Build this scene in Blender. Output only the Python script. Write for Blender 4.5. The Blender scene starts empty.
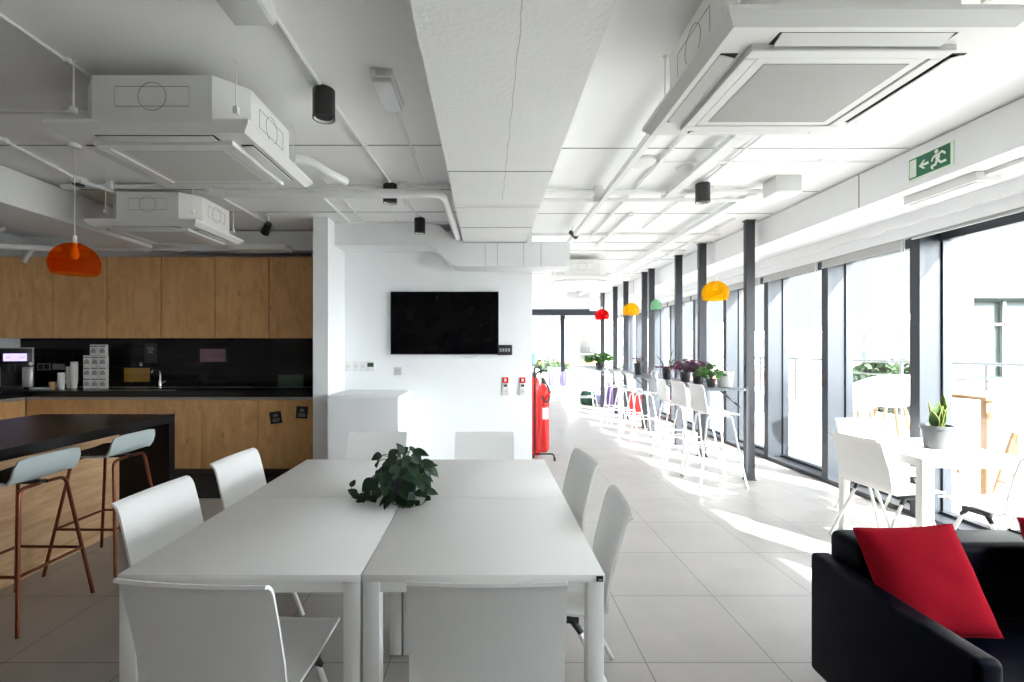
import bpy, bmesh, math, random
from mathutils import Vector, Matrix, Euler, noise
random.seed(7)
PI = math.pi
SC = bpy.context.scene
COL = SC.collection
R = math.radians

# ------------------------------------------------------------------ materials
def new_mat(name):
    m = bpy.data.materials.new(name); m.use_nodes = True
    nt = m.node_tree
    return m, nt, nt.nodes['Principled BSDF']

def plain(name, col, rough=0.5, metal=0.0, var=0.04, scale=6.0, bump=0.0, bscale=60.0, spec=0.5, coat=0.0):
    """principled colour with a little procedural variation"""
    m, nt, b = new_mat(name)
    tc = nt.nodes.new('ShaderNodeTexCoord')
    nz = nt.nodes.new('ShaderNodeTexNoise'); nz.inputs['Scale'].default_value = scale; nz.inputs['Detail'].default_value = 4
    nt.links.new(tc.outputs['Object'], nz.inputs['Vector'])
    mx = nt.nodes.new('ShaderNodeMix'); mx.data_type = 'RGBA'
    mx.inputs[6].default_value = (*[c*(1-var) for c in col], 1)
    mx.inputs[7].default_value = (*[min(1, c*(1+var)) for c in col], 1)
    nt.links.new(nz.outputs['Fac'], mx.inputs[0]); nt.links.new(mx.outputs[2], b.inputs['Base Color'])
    b.inputs['Roughness'].default_value = rough; b.inputs['Metallic'].default_value = metal
    b.inputs['Specular IOR Level'].default_value = spec
    if coat: b.inputs['Coat Weight'].default_value = coat
    if bump:
        n2 = nt.nodes.new('ShaderNodeTexNoise'); n2.inputs['Scale'].default_value = bscale; n2.inputs['Detail'].default_value = 5
        nt.links.new(tc.outputs['Object'], n2.inputs['Vector'])
        bp = nt.nodes.new('ShaderNodeBump'); bp.inputs['Strength'].default_value = bump; bp.inputs['Distance'].default_value = 0.01
        nt.links.new(n2.outputs['Fac'], bp.inputs['Height']); nt.links.new(bp.outputs['Normal'], b.inputs['Normal'])
    return m

def wood(name, c1, c2, knots=True, axis='z', rough=0.45, grain=None):
    m, nt, b = new_mat(name)
    tc = nt.nodes.new('ShaderNodeTexCoord'); mp = nt.nodes.new('ShaderNodeMapping')
    s = {'z': (9, 9, 1.1), 'x': (1.1, 9, 9), 'y': (9, 1.1, 9)}[axis]
    if grain: s = grain
    mp.inputs['Scale'].default_value = s
    oi = nt.nodes.new('ShaderNodeObjectInfo')
    ad = nt.nodes.new('ShaderNodeVectorMath'); ad.operation = 'ADD'
    nt.links.new(tc.outputs['Object'], ad.inputs[0])
    mu = nt.nodes.new('ShaderNodeMath'); mu.operation = 'MULTIPLY'; mu.inputs[1].default_value = 17.0
    nt.links.new(oi.outputs['Random'], mu.inputs[0])
    cb = nt.nodes.new('ShaderNodeCombineXYZ')
    for k in range(3): nt.links.new(mu.outputs[0], cb.inputs[k])
    nt.links.new(cb.outputs[0], ad.inputs[1]); nt.links.new(ad.outputs[0], mp.inputs['Vector'])
    nz = nt.nodes.new('ShaderNodeTexNoise'); nz.inputs['Scale'].default_value = 1.6; nz.inputs['Detail'].default_value = 8; nz.inputs['Distortion'].default_value = 1.2
    nt.links.new(mp.outputs[0], nz.inputs['Vector'])
    n2 = nt.nodes.new('ShaderNodeTexNoise'); n2.inputs['Scale'].default_value = 14; n2.inputs['Detail'].default_value = 3
    nt.links.new(mp.outputs[0], n2.inputs['Vector'])
    mm = nt.nodes.new('ShaderNodeMath'); mm.operation = 'MULTIPLY_ADD'; mm.inputs[1].default_value = 0.35
    nt.links.new(n2.outputs['Fac'], mm.inputs[0]); nt.links.new(nz.outputs['Fac'], mm.inputs[2])
    rp = nt.nodes.new('ShaderNodeValToRGB')
    rp.color_ramp.elements[0].position = 0.42; rp.color_ramp.elements[0].color = (*c1, 1)
    rp.color_ramp.elements[1].position = 0.95; rp.color_ramp.elements[1].color = (*c2, 1)
    nt.links.new(mm.outputs[0], rp.inputs[0])
    out = rp.outputs[0]
    if knots:
        vo = nt.nodes.new('ShaderNodeTexVoronoi'); vo.inputs['Scale'].default_value = 3.2
        m2 = nt.nodes.new('ShaderNodeMapping'); m2.inputs['Scale'].default_value = tuple(1.7 if k > 2 else .9 for k in s)
        nt.links.new(ad.outputs[0], m2.inputs['Vector']); nt.links.new(m2.outputs[0], vo.inputs['Vector'])
        r2 = nt.nodes.new('ShaderNodeValToRGB')
        r2.color_ramp.elements[0].position = 0.03; r2.color_ramp.elements[0].color = (.45, .36, .28, 1)
        r2.color_ramp.elements[1].position = 0.14; r2.color_ramp.elements[1].color = (1, 1, 1, 1)
        nt.links.new(vo.outputs['Distance'], r2.inputs[0])
        mx = nt.nodes.new('ShaderNodeMix'); mx.data_type = 'RGBA'; mx.blend_type = 'MULTIPLY'; mx.inputs[0].default_value = 0.55
        nt.links.new(out, mx.inputs[6]); nt.links.new(r2.outputs[0], mx.inputs[7]); out = mx.outputs[2]
    nt.links.new(out, b.inputs['Base Color']); b.inputs['Roughness'].default_value = rough; b.inputs['Specular IOR Level'].default_value = .25
    return m

def brick_mat(name, c1, c2, mortar, bw, bh, ms, rough, offset=0.0, rot=(0, 0, 0), loc=(0, 0, 0), bump=0.3, rough_noise=0.0, spec=0.5, mix_scale=2.0, squash=None):
    m, nt, b = new_mat(name)
    tc = nt.nodes.new('ShaderNodeTexCoord'); mp = nt.nodes.new('ShaderNodeMapping')
    mp.inputs['Rotation'].default_value = rot; mp.inputs['Location'].default_value = loc
    nt.links.new(tc.outputs['Object'], mp.inputs['Vector'])
    br = nt.nodes.new('ShaderNodeTexBrick'); br.offset = offset; br.squash = 1.0
    br.inputs['Color1'].default_value = (*c1, 1); br.inputs['Color2'].default_value = (*c2, 1); br.inputs['Mortar'].default_value = (*mortar, 1)
    br.inputs['Scale'].default_value = 1.0; br.inputs['Mortar Size'].default_value = ms; br.inputs['Mortar Smooth'].default_value = 0.1
    br.inputs['Brick Width'].default_value = bw; br.inputs['Row Height'].default_value = bh; br.inputs['Bias'].default_value = 0
    nt.links.new(mp.outputs[0], br.inputs['Vector'])
    nz = nt.nodes.new('ShaderNodeTexNoise'); nz.inputs['Scale'].default_value = mix_scale; nz.inputs['Detail'].default_value = 6
    nt.links.new(tc.outputs['Object'], nz.inputs['Vector'])
    mr = nt.nodes.new('ShaderNodeMapRange'); mr.inputs[1].default_value = .3; mr.inputs[2].default_value = .7; mr.inputs[3].default_value = .9; mr.inputs[4].default_value = 1.06
    nt.links.new(nz.outputs['Fac'], mr.inputs[0])
    mx = nt.nodes.new('ShaderNodeMix'); mx.data_type = 'RGBA'; mx.blend_type = 'MULTIPLY'; mx.inputs[0].default_value = 1
    nt.links.new(br.outputs['Color'], mx.inputs[6]); nt.links.new(mr.outputs[0], mx.inputs[7])
    nt.links.new(mx.outputs[2], b.inputs['Base Color'])
    b.inputs['Roughness'].default_value = rough; b.inputs['Specular IOR Level'].default_value = spec
    iv = nt.nodes.new('ShaderNodeMath'); iv.operation = 'SUBTRACT'; iv.inputs[0].default_value = 1
    nt.links.new(br.outputs['Fac'], iv.inputs[1])
    bp = nt.nodes.new('ShaderNodeBump'); bp.inputs['Strength'].default_value = bump; bp.inputs['Distance'].default_value = 0.004
    nt.links.new(iv.outputs[0], bp.inputs['Height']); nt.links.new(bp.outputs['Normal'], b.inputs['Normal'])
    return m

def perforated(name, col, hole, pitch):
    m, nt, b = new_mat(name)
    tc = nt.nodes.new('ShaderNodeTexCoord'); mp = nt.nodes.new('ShaderNodeMapping'); mp.inputs['Scale'].default_value = (1/pitch, 1/pitch, 0)
    nt.links.new(tc.outputs['Object'], mp.inputs['Vector'])
    vo = nt.nodes.new('ShaderNodeTexVoronoi'); vo.inputs['Scale'].default_value = 1; vo.inputs['Randomness'].default_value = 0
    nt.links.new(mp.outputs[0], vo.inputs['Vector'])
    rp = nt.nodes.new('ShaderNodeValToRGB'); rp.color_ramp.elements[0].position = .30; rp.color_ramp.elements[0].color = (*hole, 1)
    rp.color_ramp.elements[1].position = .36; rp.color_ramp.elements[1].color = (*col, 1)
    nt.links.new(vo.outputs['Distance'], rp.inputs[0]); nt.links.new(rp.outputs[0], b.inputs['Base Color'])
    b.inputs['Roughness'].default_value = .5
    return m

def emissive(name, col, strength):
    m, nt, b = new_mat(name)
    b.inputs['Base Color'].default_value = (*col, 1)
    b.inputs['Emission Color'].default_value = (*col, 1); b.inputs['Emission Strength'].default_value = strength
    return m

def pane_mat(name, tint=(0.97, 0.985, 0.98), refl=1.0, ior=1.5):
    m = bpy.data.materials.new(name); m.use_nodes = True; nt = m.node_tree; nt.nodes.clear()
    o = nt.nodes.new('ShaderNodeOutputMaterial'); t = nt.nodes.new('ShaderNodeBsdfTransparent'); g = nt.nodes.new('ShaderNodeBsdfGlossy')
    t.inputs[0].default_value = (*tint, 1); g.inputs['Roughness'].default_value = 0.01
    f = nt.nodes.new('ShaderNodeFresnel'); f.inputs['IOR'].default_value = ior
    mu = nt.nodes.new('ShaderNodeMath'); mu.operation = 'MULTIPLY'; mu.inputs[1].default_value = refl
    ge = nt.nodes.new('ShaderNodeNewGeometry'); iv = nt.nodes.new('ShaderNodeMath'); iv.operation = 'SUBTRACT'; iv.inputs[0].default_value = refl
    nt.links.new(ge.outputs['Backfacing'], iv.inputs[1]); iv.use_clamp = True
    nt.links.new(f.outputs[0], mu.inputs[0]); nt.links.new(iv.outputs[0], mu.inputs[1])
    mx = nt.nodes.new('ShaderNodeMixShader'); nt.links.new(mu.outputs[0], mx.inputs[0])
    nt.links.new(t.outputs[0], mx.inputs[1]); nt.links.new(g.outputs[0], mx.inputs[2]); nt.links.new(mx.outputs[0], o.inputs['Surface'])
    return m

def tinted_plastic(name, col, clear=0.62):
    """translucent coloured acrylic: part see-through tint, part glossy coloured plastic"""
    m = bpy.data.materials.new(name); m.use_nodes = True; nt = m.node_tree
    b = nt.nodes['Principled BSDF']; o = nt.nodes['Material Output']
    b.inputs['Base Color'].default_value = (*col, 1); b.inputs['Roughness'].default_value = .08
    tl = nt.nodes.new('ShaderNodeBsdfTranslucent'); tl.inputs[0].default_value = (*col, 1)
    m1 = nt.nodes.new('ShaderNodeMixShader'); m1.inputs[0].default_value = .5
    nt.links.new(b.outputs[0], m1.inputs[1]); nt.links.new(tl.outputs[0], m1.inputs[2])
    t = nt.nodes.new('ShaderNodeBsdfTransparent'); t.inputs[0].default_value = (*[c**.45*.97+.02 for c in col], 1)
    m2 = nt.nodes.new('ShaderNodeMixShader'); m2.inputs[0].default_value = clear
    nt.links.new(m1.outputs[0], m2.inputs[1]); nt.links.new(t.outputs[0], m2.inputs[2]); nt.links.new(m2.outputs[0], o.inputs['Surface'])
    return m

def leaf_mat(name, c1, c2, scale=25):
    m = plain(name, c1, .42)
    nt = m.node_tree; mx = [n for n in nt.nodes if n.type == 'MIX'][0]
    mx.inputs[6].default_value = (*c1, 1); mx.inputs[7].default_value = (*c2, 1)
    nz = [n for n in nt.nodes if n.type == 'TEX_NOISE'][0]; nz.inputs['Scale'].default_value = scale
    nt.nodes['Principled BSDF'].inputs['Specular IOR Level'].default_value = .3; nt.nodes['Principled BSDF'].inputs['Roughness'].default_value = .5
    return m

M = {}
M['wall'] = plain('wall_paint', (.89, .90, .91), .75, var=.015, bump=.04, bscale=120)
M['ceil'] = plain('ceiling_paint', (.90, .897, .89), .8, var=.03, scale=2.5, bump=.12, bscale=18)
M['duct'] = plain('duct_paint', (.83, .835, .84), .55, var=.02)
M['conduit'] = plain('conduit_paint', (.82, .82, .815), .5, var=.03)
M['beam'] = plain('beam_paint', (.83, .83, .825), .75, var=.03, scale=3, bump=.22, bscale=40)
M['birch'] = wood('birch_veneer', (.56, .295, .115), (.78, .455, .20), grain=(5, 5, 1.5))
M['birch_panel'] = wood('birch_panel', (.48, .28, .14), (.76, .52, .31), axis='y', knots=False)
M['oak'] = wood('oak', (.28, .15, .07), (.42, .25, .13), knots=False)
M['black_lam'] = plain('black_laminate', (.005, .0035, .004), .3, var=.2, spec=.2)
M['black_counter'] = plain('black_worktop', (.010, .010, .010), .25, var=.2, scale=40)
M['plinth'] = plain('plinth', (.09, .07, .06), .6)
M['cab_body'] = plain('cabinet_carcass', (.02, .016, .013), .7)  # near black: shade of the gaps between doors put into the carcass colour
M['alu'] = plain('brushed_aluminium', (.45, .44, .42), .4, 0.9)
M['steel'] = plain('steel', (.62, .62, .62), .22, 1.0)
M['chrome'] = plain('chrome', (.8, .8, .8), .08, 1.0)
M['floor'] = brick_mat('floor_tiles', (.36, .338, .322), (.39, .365, .348), (.11, .10, .095), .6, .6, .0026, .32, loc=(-.142, -.409, 0), bump=.25, mix_scale=3.0, spec=1.0)
M['splash'] = brick_mat('black_tiles', (.006, .005, .005), (.011, .009, .008), (.022, .020, .018), .33, .083, .003, .05, rot=(-PI/2, 0, 0), bump=.5, offset=0, spec=.2)
M['plastic'] = plain('white_plastic', (.80, .80, .79), .38, var=.01)
M['table'] = plain('white_table_laminate', (.83, .828, .815), .42, var=.01)
M['white_metal'] = plain('white_metal', (.82, .82, .80), .35, var=.01)
M['black_plastic'] = plain('black_plastic', (.012, .012, .012), .4)
M['grey_plastic'] = plain('grey_plastic', (.35, .35, .35), .5)
M['lgrey_plastic'] = plain('light_grey_plastic', (.62, .62, .61), .5)
M['copper'] = plain('copper_tube', (.19, .058, .03), .3, 0.9)
M['sage'] = plain('sage_shell', (.43, .49, .495), .5, var=.02)
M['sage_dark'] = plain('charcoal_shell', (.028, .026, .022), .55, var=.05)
M['navy'] = plain('navy_leather', (.0013, .0017, .0060), .36, var=.15, bump=.08, bscale=220, spec=.045)
M['red_fab'] = plain('red_fabric', (.29, .006, .016), .9, var=.12, scale=40, bump=.35, bscale=500, spec=.03)
M['post'] = plain('post_steel', (.028, .030, .038), .45, var=.05)
M['frame'] = plain('window_frame', (.022, .027, .036), .38, var=.05)
M['fin'] = plain('mullion_fin', (.019, .025, .034), .45, var=.04)
M['glass'] = pane_mat('window_glass')
M['rail_glass'] = pane_mat('railing_glass', (.90, .96, .94), 1.0)
M['blind'] = plain('blind_fabric', (.52, .52, .52), .8, var=.02)
M['bar_top'] = plain('bar_top', (.13, .14, .16), .35, var=.05)
M['tv'] = plain('tv_screen', (.002, .002, .0025), .25, var=.1, spec=.08)
M['card'] = plain('black_card', (.015, .015, .016), .45)
M['mark'] = plain('printed_white', (.6, .6, .58), .6)
M['paper'] = plain('paper_white', (.80, .78, .74), .7)
M['kraft'] = plain('kraft_paper', (.55, .36, .18), .7)
M['red_enamel'] = plain('red_enamel', (.66, .018, .014), .25, var=.05)
M['green_sign'] = plain('exit_green', (.0, .13, .055), .4)
M['sign_white'] = plain('exit_white', (.72, .82, .68), .4)
M['screen'] = emissive('lit_screen', (.55, .46, .90), .35)
M['tile_ochre'] = plain('ochre_tile', (.36, .19, .03), .2)
M['tile_pink'] = plain('pink_tile', (.22, .12, .14), .2)
M['tile_green'] = plain('green_tile', (.05, .085, .065), .2)
M['orange'] = tinted_plastic('orange_acrylic', (1.0, .27, .02), .90)
M['yellow'] = tinted_plastic('yellow_acrylic', (1.0, .66, .02), .78)
M['red_ac'] = tinted_plastic('red_acrylic', (.85, .03, .04), .72)
M['green_ac'] = tinted_plastic('green_acrylic', (.45, .72, .52), .7)
M['bulb'] = plain('bulb_glass', (.9, .85, .7), .2)
M['leaf'] = leaf_mat('pothos_leaf', (.005, .018, .008), (.018, .05, .02))
M['leaf_green'] = leaf_mat('green_leaf', (.03, .11, .015), (.10, .26, .05))
M['leaf_purple'] = leaf_mat('purple_leaf', (.035, .006, .03), (.13, .03, .09))
M['leaf_pink'] = leaf_mat('pink_flower', (.55, .15, .25), (.7, .35, .4))
M['leaf_snake'] = leaf_mat('snake_leaf', (.012, .05, .012), (.07, .14, .03), 30)
M['leaf_edge'] = plain('snake_leaf_margin', (.26, .29, .08), .45)
M['stem'] = plain('vine_stem', (.09, .10, .04), .6)
M['pot_navy'] = plain('navy_pot', (.02, .022, .05), .3)
M['pot_grey'] = plain('grey_pot', (.075, .08, .085), .5)
M['pot_dark'] = plain('dark_pot', (.02, .018, .024), .4)
M['pot_white'] = plain('white_pot', (.80, .80, .78), .4)
M['soil'] = plain('soil', (.03, .02, .014), .9, var=.4, scale=90, bump=.8)
M['lilac'] = plain('lilac_fabric', (.42, .36, .62), .85)
M['lilac_pale'] = plain('pale_lilac_fabric', (.70, .68, .82), .85)
M['dk_green'] = plain('dark_green_fabric', (.03, .09, .06), .85)
M['teal'] = plain('teal_plastic', (.20, .38, .45), .5)
M['violet'] = plain('violet_fabric', (.25, .14, .42), .85)
M['red_seat'] = plain('red_pouf', (.60, .04, .04), .8)
M['terrace'] = brick_mat('terrace_paving', (.53, .53, .53), (.57, .57, .57), (.34, .34, .34), .6, .6, .004, .7, bump=.2)
M['render_white'] = plain('white_render', (.62, .62, .61), .85, var=.03)
M['recess'] = plain('green_grey_render', (.035, .05, .042), .8)
M['city_wall'] = brick_mat('city_wall', (.40, .39, .37), (.44, .43, .41), (.44, .43, .41), 3.0, 3.0, .02, .85, rot=(-PI/2, 0, 0), bump=0)
M['city_win'] = plain('city_window', (.18, .22, .26), .3)
M['wing_pane'] = plain('wing_window', (.05, .07, .065), .2)
M['terracotta'] = plain('terracotta', (.30, .09, .045), .8)
M['ground'] = plain('city_ground', (.42, .42, .41), .9, var=.2, scale=.2)
M['tree'] = leaf_mat('tree_leaf', (.012, .03, .01), (.035, .06, .02), 1.5)
M['bark'] = plain('bark', (.10, .07, .05), .9)
M['ac_dark'] = plain('slot_dark', (.012, .011, .011), .7)
M['ac_white'] = plain('unit_white', (.78, .775, .755), .45, var=.01)
M['ac_grey'] = perforated('intake_grille', (.47, .455, .44), (.25, .24, .23), .007)
M['ac_grey2'] = perforated('fine_grille', (.74, .73, .71), (.45, .44, .43), .011)
M['foil'] = plain('cardboard', (.42, .30, .20), .8)
M['diffuser'] = plain('lamp_diffuser', (.80, .79, .76), .35)
M['lens'] = plain('clear_lens', (.80, .82, .84), .15)
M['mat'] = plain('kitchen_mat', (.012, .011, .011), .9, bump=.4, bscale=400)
M['seam'] = plain('dark_joint', (.30, .30, .29), .9)
M['line'] = plain('punch_line', (.22, .21, .20), .9)
M['cool_grey'] = plain('shade_grey', (.55, .56, .57), .6)
M['cab_white'] = plain('cabinet_white', (.82, .825, .83), .4, var=.01)

# ------------------------------------------------------------------ mesh builder
class MB:
    def __init__(self):
        self.v = []; self.f = []; self.mi = []; self.cur = 0
    def mat(self, i): self.cur = i; return self
    def add(self, vs, fs):
        o = len(self.v); self.v += [Vector(p) for p in vs]
        for f in fs: self.f.append(tuple(o+i for i in f)); self.mi.append(self.cur)
        return self
    def box(self, x0, x1, y0, y1, z0, z1):
        return self.add([(x0,y0,z0),(x1,y0,z0),(x1,y1,z0),(x0,y1,z0),(x0,y0,z1),(x1,y0,z1),(x1,y1,z1),(x0,y1,z1)],
                        [(0,3,2,1),(4,5,6,7),(0,1,5,4),(1,2,6,5),(2,3,7,6),(3,0,4,7)])
    def rbox(self, x0, x1, y0, y1, z0, z1, r=.004, seg=2):
        bm = bmesh.new(); bmesh.ops.create_cube(bm, size=1)
        for v in bm.verts: v.co = Vector(((x0+x1)/2+v.co.x*(x1-x0), (y0+y1)/2+v.co.y*(y1-y0), (z0+z1)/2+v.co.z*(z1-z0)))
        bmesh.ops.bevel(bm, geom=bm.edges[:], offset=r, segments=seg, affect='EDGES', profile=.5)
        return self.bm(bm)
    def bm(self, bm, mx=None):
        bm.verts.index_update()
        vs = [(mx @ v.co if mx else v.co.copy()) for v in bm.verts]
        self.add(vs, [[v.index for v in f.verts] for f in bm.faces]); bm.free(); return self
    def tube(self, pts, r, n=8, closed=False):
        pts = [Vector(p) for p in pts]; N = len(pts)
        rs = r if isinstance(r, (list, tuple)) else [r]*N
        tang = []
        for i in range(N):
            if closed: t = pts[(i+1) % N]-pts[i-1]
            elif i == 0: t = pts[1]-pts[0]
            elif i == N-1: t = pts[-1]-pts[-2]
            else: t = (pts[i+1]-pts[i]).normalized()+(pts[i]-pts[i-1]).normalized()
            tang.append(t.normalized())
        u = tang[0].orthogonal().normalized(); vs = []
        for i in range(N):
            if i:
                q = tang[i-1].rotation_difference(tang[i]); u = q @ u
            u = (u-tang[i]*u.dot(tang[i])).normalized(); w = tang[i].cross(u)
            for k in range(n):
                a = 2*PI*k/n; vs.append(pts[i]+(u*math.cos(a)+w*math.sin(a))*rs[i])
        fs = []
        for i in range(N if closed else N-1):
            j = (i+1) % N
            for k in range(n):
                l = (k+1) % n; fs.append((i*n+k, i*n+l, j*n+l, j*n+k))
        if not closed:
            fs.append(tuple(range(n-1, -1, -1))); fs.append(tuple((N-1)*n+k for k in range(n)))
        return self.add(vs, fs)
    def cyl(self, p0, p1, r0, r1=None, n=24): 
        return self.tube([p0, p1], [r0, r0 if r1 is None else r1], n)
    def lathe(self, prof, c=(0,0,0), n=32, cap=True):
        c = Vector(c); vs = []; fs = []; L = len(prof)
        for r, z in prof:
            for k in range(n):
                a = 2*PI*k/n; vs.append(c+Vector((r*math.cos(a), r*math.sin(a), z)))
        for i in range(L-1):
            for k in range(n):
                l = (k+1) % n; fs.append((i*n+k, i*n+l, (i+1)*n+l, (i+1)*n+k))
        if cap:
            if prof[0][0] > 1e-4: fs.append(tuple(range(n-1, -1, -1)))
            if prof[-1][0] > 1e-4: fs.append(tuple((L-1)*n+k for k in range(n)))
        return self.add(vs, fs)
    def sheet(self, g, t):
        """solid sheet from a grid of points, thickness t along the local normal"""
        g = [[Vector(p) for p in row] for row in g]; A = len(g); B = len(g[0]); top = []; bot = []
        for i in range(A):
            for j in range(B):
                du = g[min(i+1, A-1)][j]-g[max(i-1, 0)][j]; dv = g[i][min(j+1, B-1)]-g[i][max(j-1, 0)]
                nn = du.cross(dv).normalized(); top.append(g[i][j]+nn*t/2); bot.append(g[i][j]-nn*t/2)
        n = A*B; fs = []
        for i in range(A-1):
            for j in range(B-1):
                a, b, c, d = i*B+j, i*B+j+1, (i+1)*B+j+1, (i+1)*B+j
                fs.append((a, d, c, b)); fs.append((n+a, n+b, n+c, n+d))
        rim = [(0, j) for j in range(B)]+[(i, B-1) for i in range(1, A)]+[(A-1, j) for j in range(B-2, -1, -1)]+[(i, 0) for i in range(A-2, 0, -1)]
        for k in range(len(rim)):
            a = rim[k][0]*B+rim[k][1]; l = rim[(k+1) % len(rim)]; b = l[0]*B+l[1]
            fs.append((a, b, n+b, n+a))
        return self.add(top+bot, fs)
    def prism(self, poly, z0, z1, axes='xyz', mx=None):
        """polygon (2-D) extruded from z0 to z1; axes names the axes of (u, v, extrusion)"""
        n = len(poly); vs = []
        for z in (z0, z1):
            for u, v in poly:
                d = dict(zip(axes, (u, v, z))); vs.append(Vector((d['x'], d['y'], d['z'])))
        if mx: vs = [mx @ v for v in vs]
        fs = [tuple(range(n-1, -1, -1)), tuple(n+k for k in range(n))]
        for k in range(n):
            l = (k+1) % n; fs.append((k, l, n+l, n+k))
        return self.add(vs, fs)
    def tf(self, mx):
        self.v = [mx @ p for p in self.v]; return self
    def build(self, name, mats, parent=None, loc=None, rot=None, smooth=35):
        me = bpy.data.meshes.new(name); me.from_pydata([tuple(p) for p in self.v], [], self.f)
        if not isinstance(mats, (list, tuple)): mats = [mats]
        for m in mats: me.materials.append(M[m] if isinstance(m, str) else m)
        for p, i in zip(me.polygons, self.mi): p.material_index = i
        bm = bmesh.new(); bm.from_mesh(me); bmesh.ops.recalc_face_normals(bm, faces=bm.faces[:]); bm.to_mesh(me); bm.free()
        if smooth:
            me.polygons.foreach_set('use_smooth', [True]*len(me.polygons)); me.set_sharp_from_angle(angle=R(smooth))
        me.update()
        o = bpy.data.objects.new(name, me); COL.objects.link(o)
        if parent: o.parent = parent
        if loc is not None: o.location = loc
        if rot is not None: o.rotation_euler = rot
        return o

def thing(name, label, cat, loc=(0,0,0), rz=0, group=None):
    o = bpy.data.objects.new(name, None); o.empty_display_size = .1; COL.objects.link(o)
    o.location = loc; o.rotation_euler = (0, 0, rz); o['label'] = label; o['category'] = cat
    if group: o['group'] = group
    return o
def tag(o, label, cat, group=None, kind=None):
    o['label'] = label; o['category'] = cat
    if group: o['group'] = group
    if kind: o['kind'] = kind
    return o
def struct(o, label=None):
    o['kind'] = 'structure'
    if label: o['label'] = label
    return o
def kids(o): return [c for c in COL.objects if c.parent == o]
def dup(root, loc, rz=0, label=None, group=None):
    r = root.copy(); COL.objects.link(r); r.location = loc; r.rotation_euler = (0, 0, rz)
    if label: r['label'] = label
    if group: r['group'] = group
    for ch in kids(root):
        c = ch.copy(); COL.objects.link(c); c.parent = r
        for g in kids(ch):
            d = g.copy(); COL.objects.link(d); d.parent = c
    return r
def bez(p0, p1, p2, p3, n=8):
    p0, p1, p2, p3 = map(Vector, (p0, p1, p2, p3)); out = []
    for i in range(n+1):
        t = i/n; out.append(p0*(1-t)**3+p1*3*t*(1-t)**2+p2*3*t*t*(1-t)+p3*t**3)
    return out
def fillet(pts, r=.05, n=5):
    pts = [Vector(p) for p in pts]; out = [pts[0]]
    for i in range(1, len(pts)-1):
        a, b, c = pts[i-1], pts[i], pts[i+1]
        d1 = min(r, (a-b).length*.49); d2 = min(r, (c-b).length*.49)
        p, q = b+(a-b).normalized()*d1, b+(c-b).normalized()*d2
        for k in range(n+1):
            t = k/n; out.append(p*(1-t)**2+b*2*t*(1-t)+q*t*t)
    out.append(pts[-1]); return out

# ------------------------------------------------------------------ dimensions
CEIL = 2.92
LX, RX = -6.0, 3.95          # left wall, glass line
FY, KY, TY, EY = -4.2, 6.1, 5.8, 14.2

# ------------------------------------------------------------------ room shell
m = MB().box(LX-.2, RX, FY-.2, EY, -.12, 0); o = struct(m.build('floor', 'floor', smooth=0), 'light grey square stone floor tiles')
m = MB().box(LX-.2, 4.3, FY-.2, EY+.3, CEIL, CEIL+.25); struct(m.build('ceiling', 'ceil', smooth=0), 'white painted concrete ceiling')
m = MB().box(LX-.2, LX, FY-.2, KY+.2, 0, CEIL); struct(m.build('wall_left', 'wall', smooth=0), 'white wall at the end of the kitchen')
m = MB().box(LX, -1.913, KY, KY+.15, 0, CEIL); struct(m.build('wall_kitchen', 'wall', smooth=0), 'white wall behind the kitchen cabinets')
m = MB().box(-1.748, .552, TY, TY+.2, 0, CEIL); struct(m.build('wall_back', 'wall', smooth=0), 'white wall carrying the television')
m = MB().box(-1.913, -1.748, 5.2, TY+.5, 0, CEIL); struct(m.build('wall_partition', 'wall', smooth=0), 'white partition end between kitchen and television wall')
m = MB().box(.352, .552, TY+.2, EY, 0, CEIL); struct(m.build('wall_corridor', 'wall', smooth=0), 'white wall along the far seating area')
m = MB().box(LX-.2, 4.15, FY-.2, FY, 0, CEIL); struct(m.build('wall_front', 'wall', smooth=0), 'white wall behind the viewer')
m = MB().box(3.72, 4.15, FY, -.3, 0, CEIL); struct(m.build('wall_right', 'wall', smooth=0), 'white wall beside the window front')

# concrete beam with formwork lines
bm_ = MB().box(-.275, .46, FY, 4.05, 2.70, CEIL+.02).box(-.275, .46, 4.05, 4.12, 2.712, CEIL+.02).box(-.275, .46, 4.12, EY, 2.70, CEIL+.02)
bo = bm_.build('ceiling_beam', 'beam', smooth=0); struct(bo, 'broad white painted concrete beam running down the ceiling')
l_ = MB()
pts = [(0.128+.003*math.sin(i*1.7)+.0015*math.sin(i*5.1), .3+i*.08, 2.6998) for i in range(46)]
l_.tube(pts, .0012, 5)
for yy, zz in ((3.28, 2.6995), (4.04, 2.703), (4.78, 2.6995)):
    l_.tube([(-.27, yy, zz), (.455, yy, zz)], .004, 5)
l_.build('formwork_joint', 'seam', bo)
# ceiling formwork joints (left and right of the beam)
cj = MB()
for yy in (3.37, 4.3, 5.0):
    cj.tube([(-3.7, yy, CEIL), (-.28, yy, CEIL)], .0055, 5); cj.tube([(.47, yy+.05, CEIL), (3.05, yy+.05, CEIL)], .005, 5)
for yy in (6.4, 7.6, 9.0, 10.6, 12.4):
    cj.tube([(.56, yy, CEIL), (3.05, yy, CEIL)], .006, 5)
o = cj.build('ceiling_joint', 'seam'); struct(o, 'dark formwork joints across the white ceiling'); o.name = 'trim_1'

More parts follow.
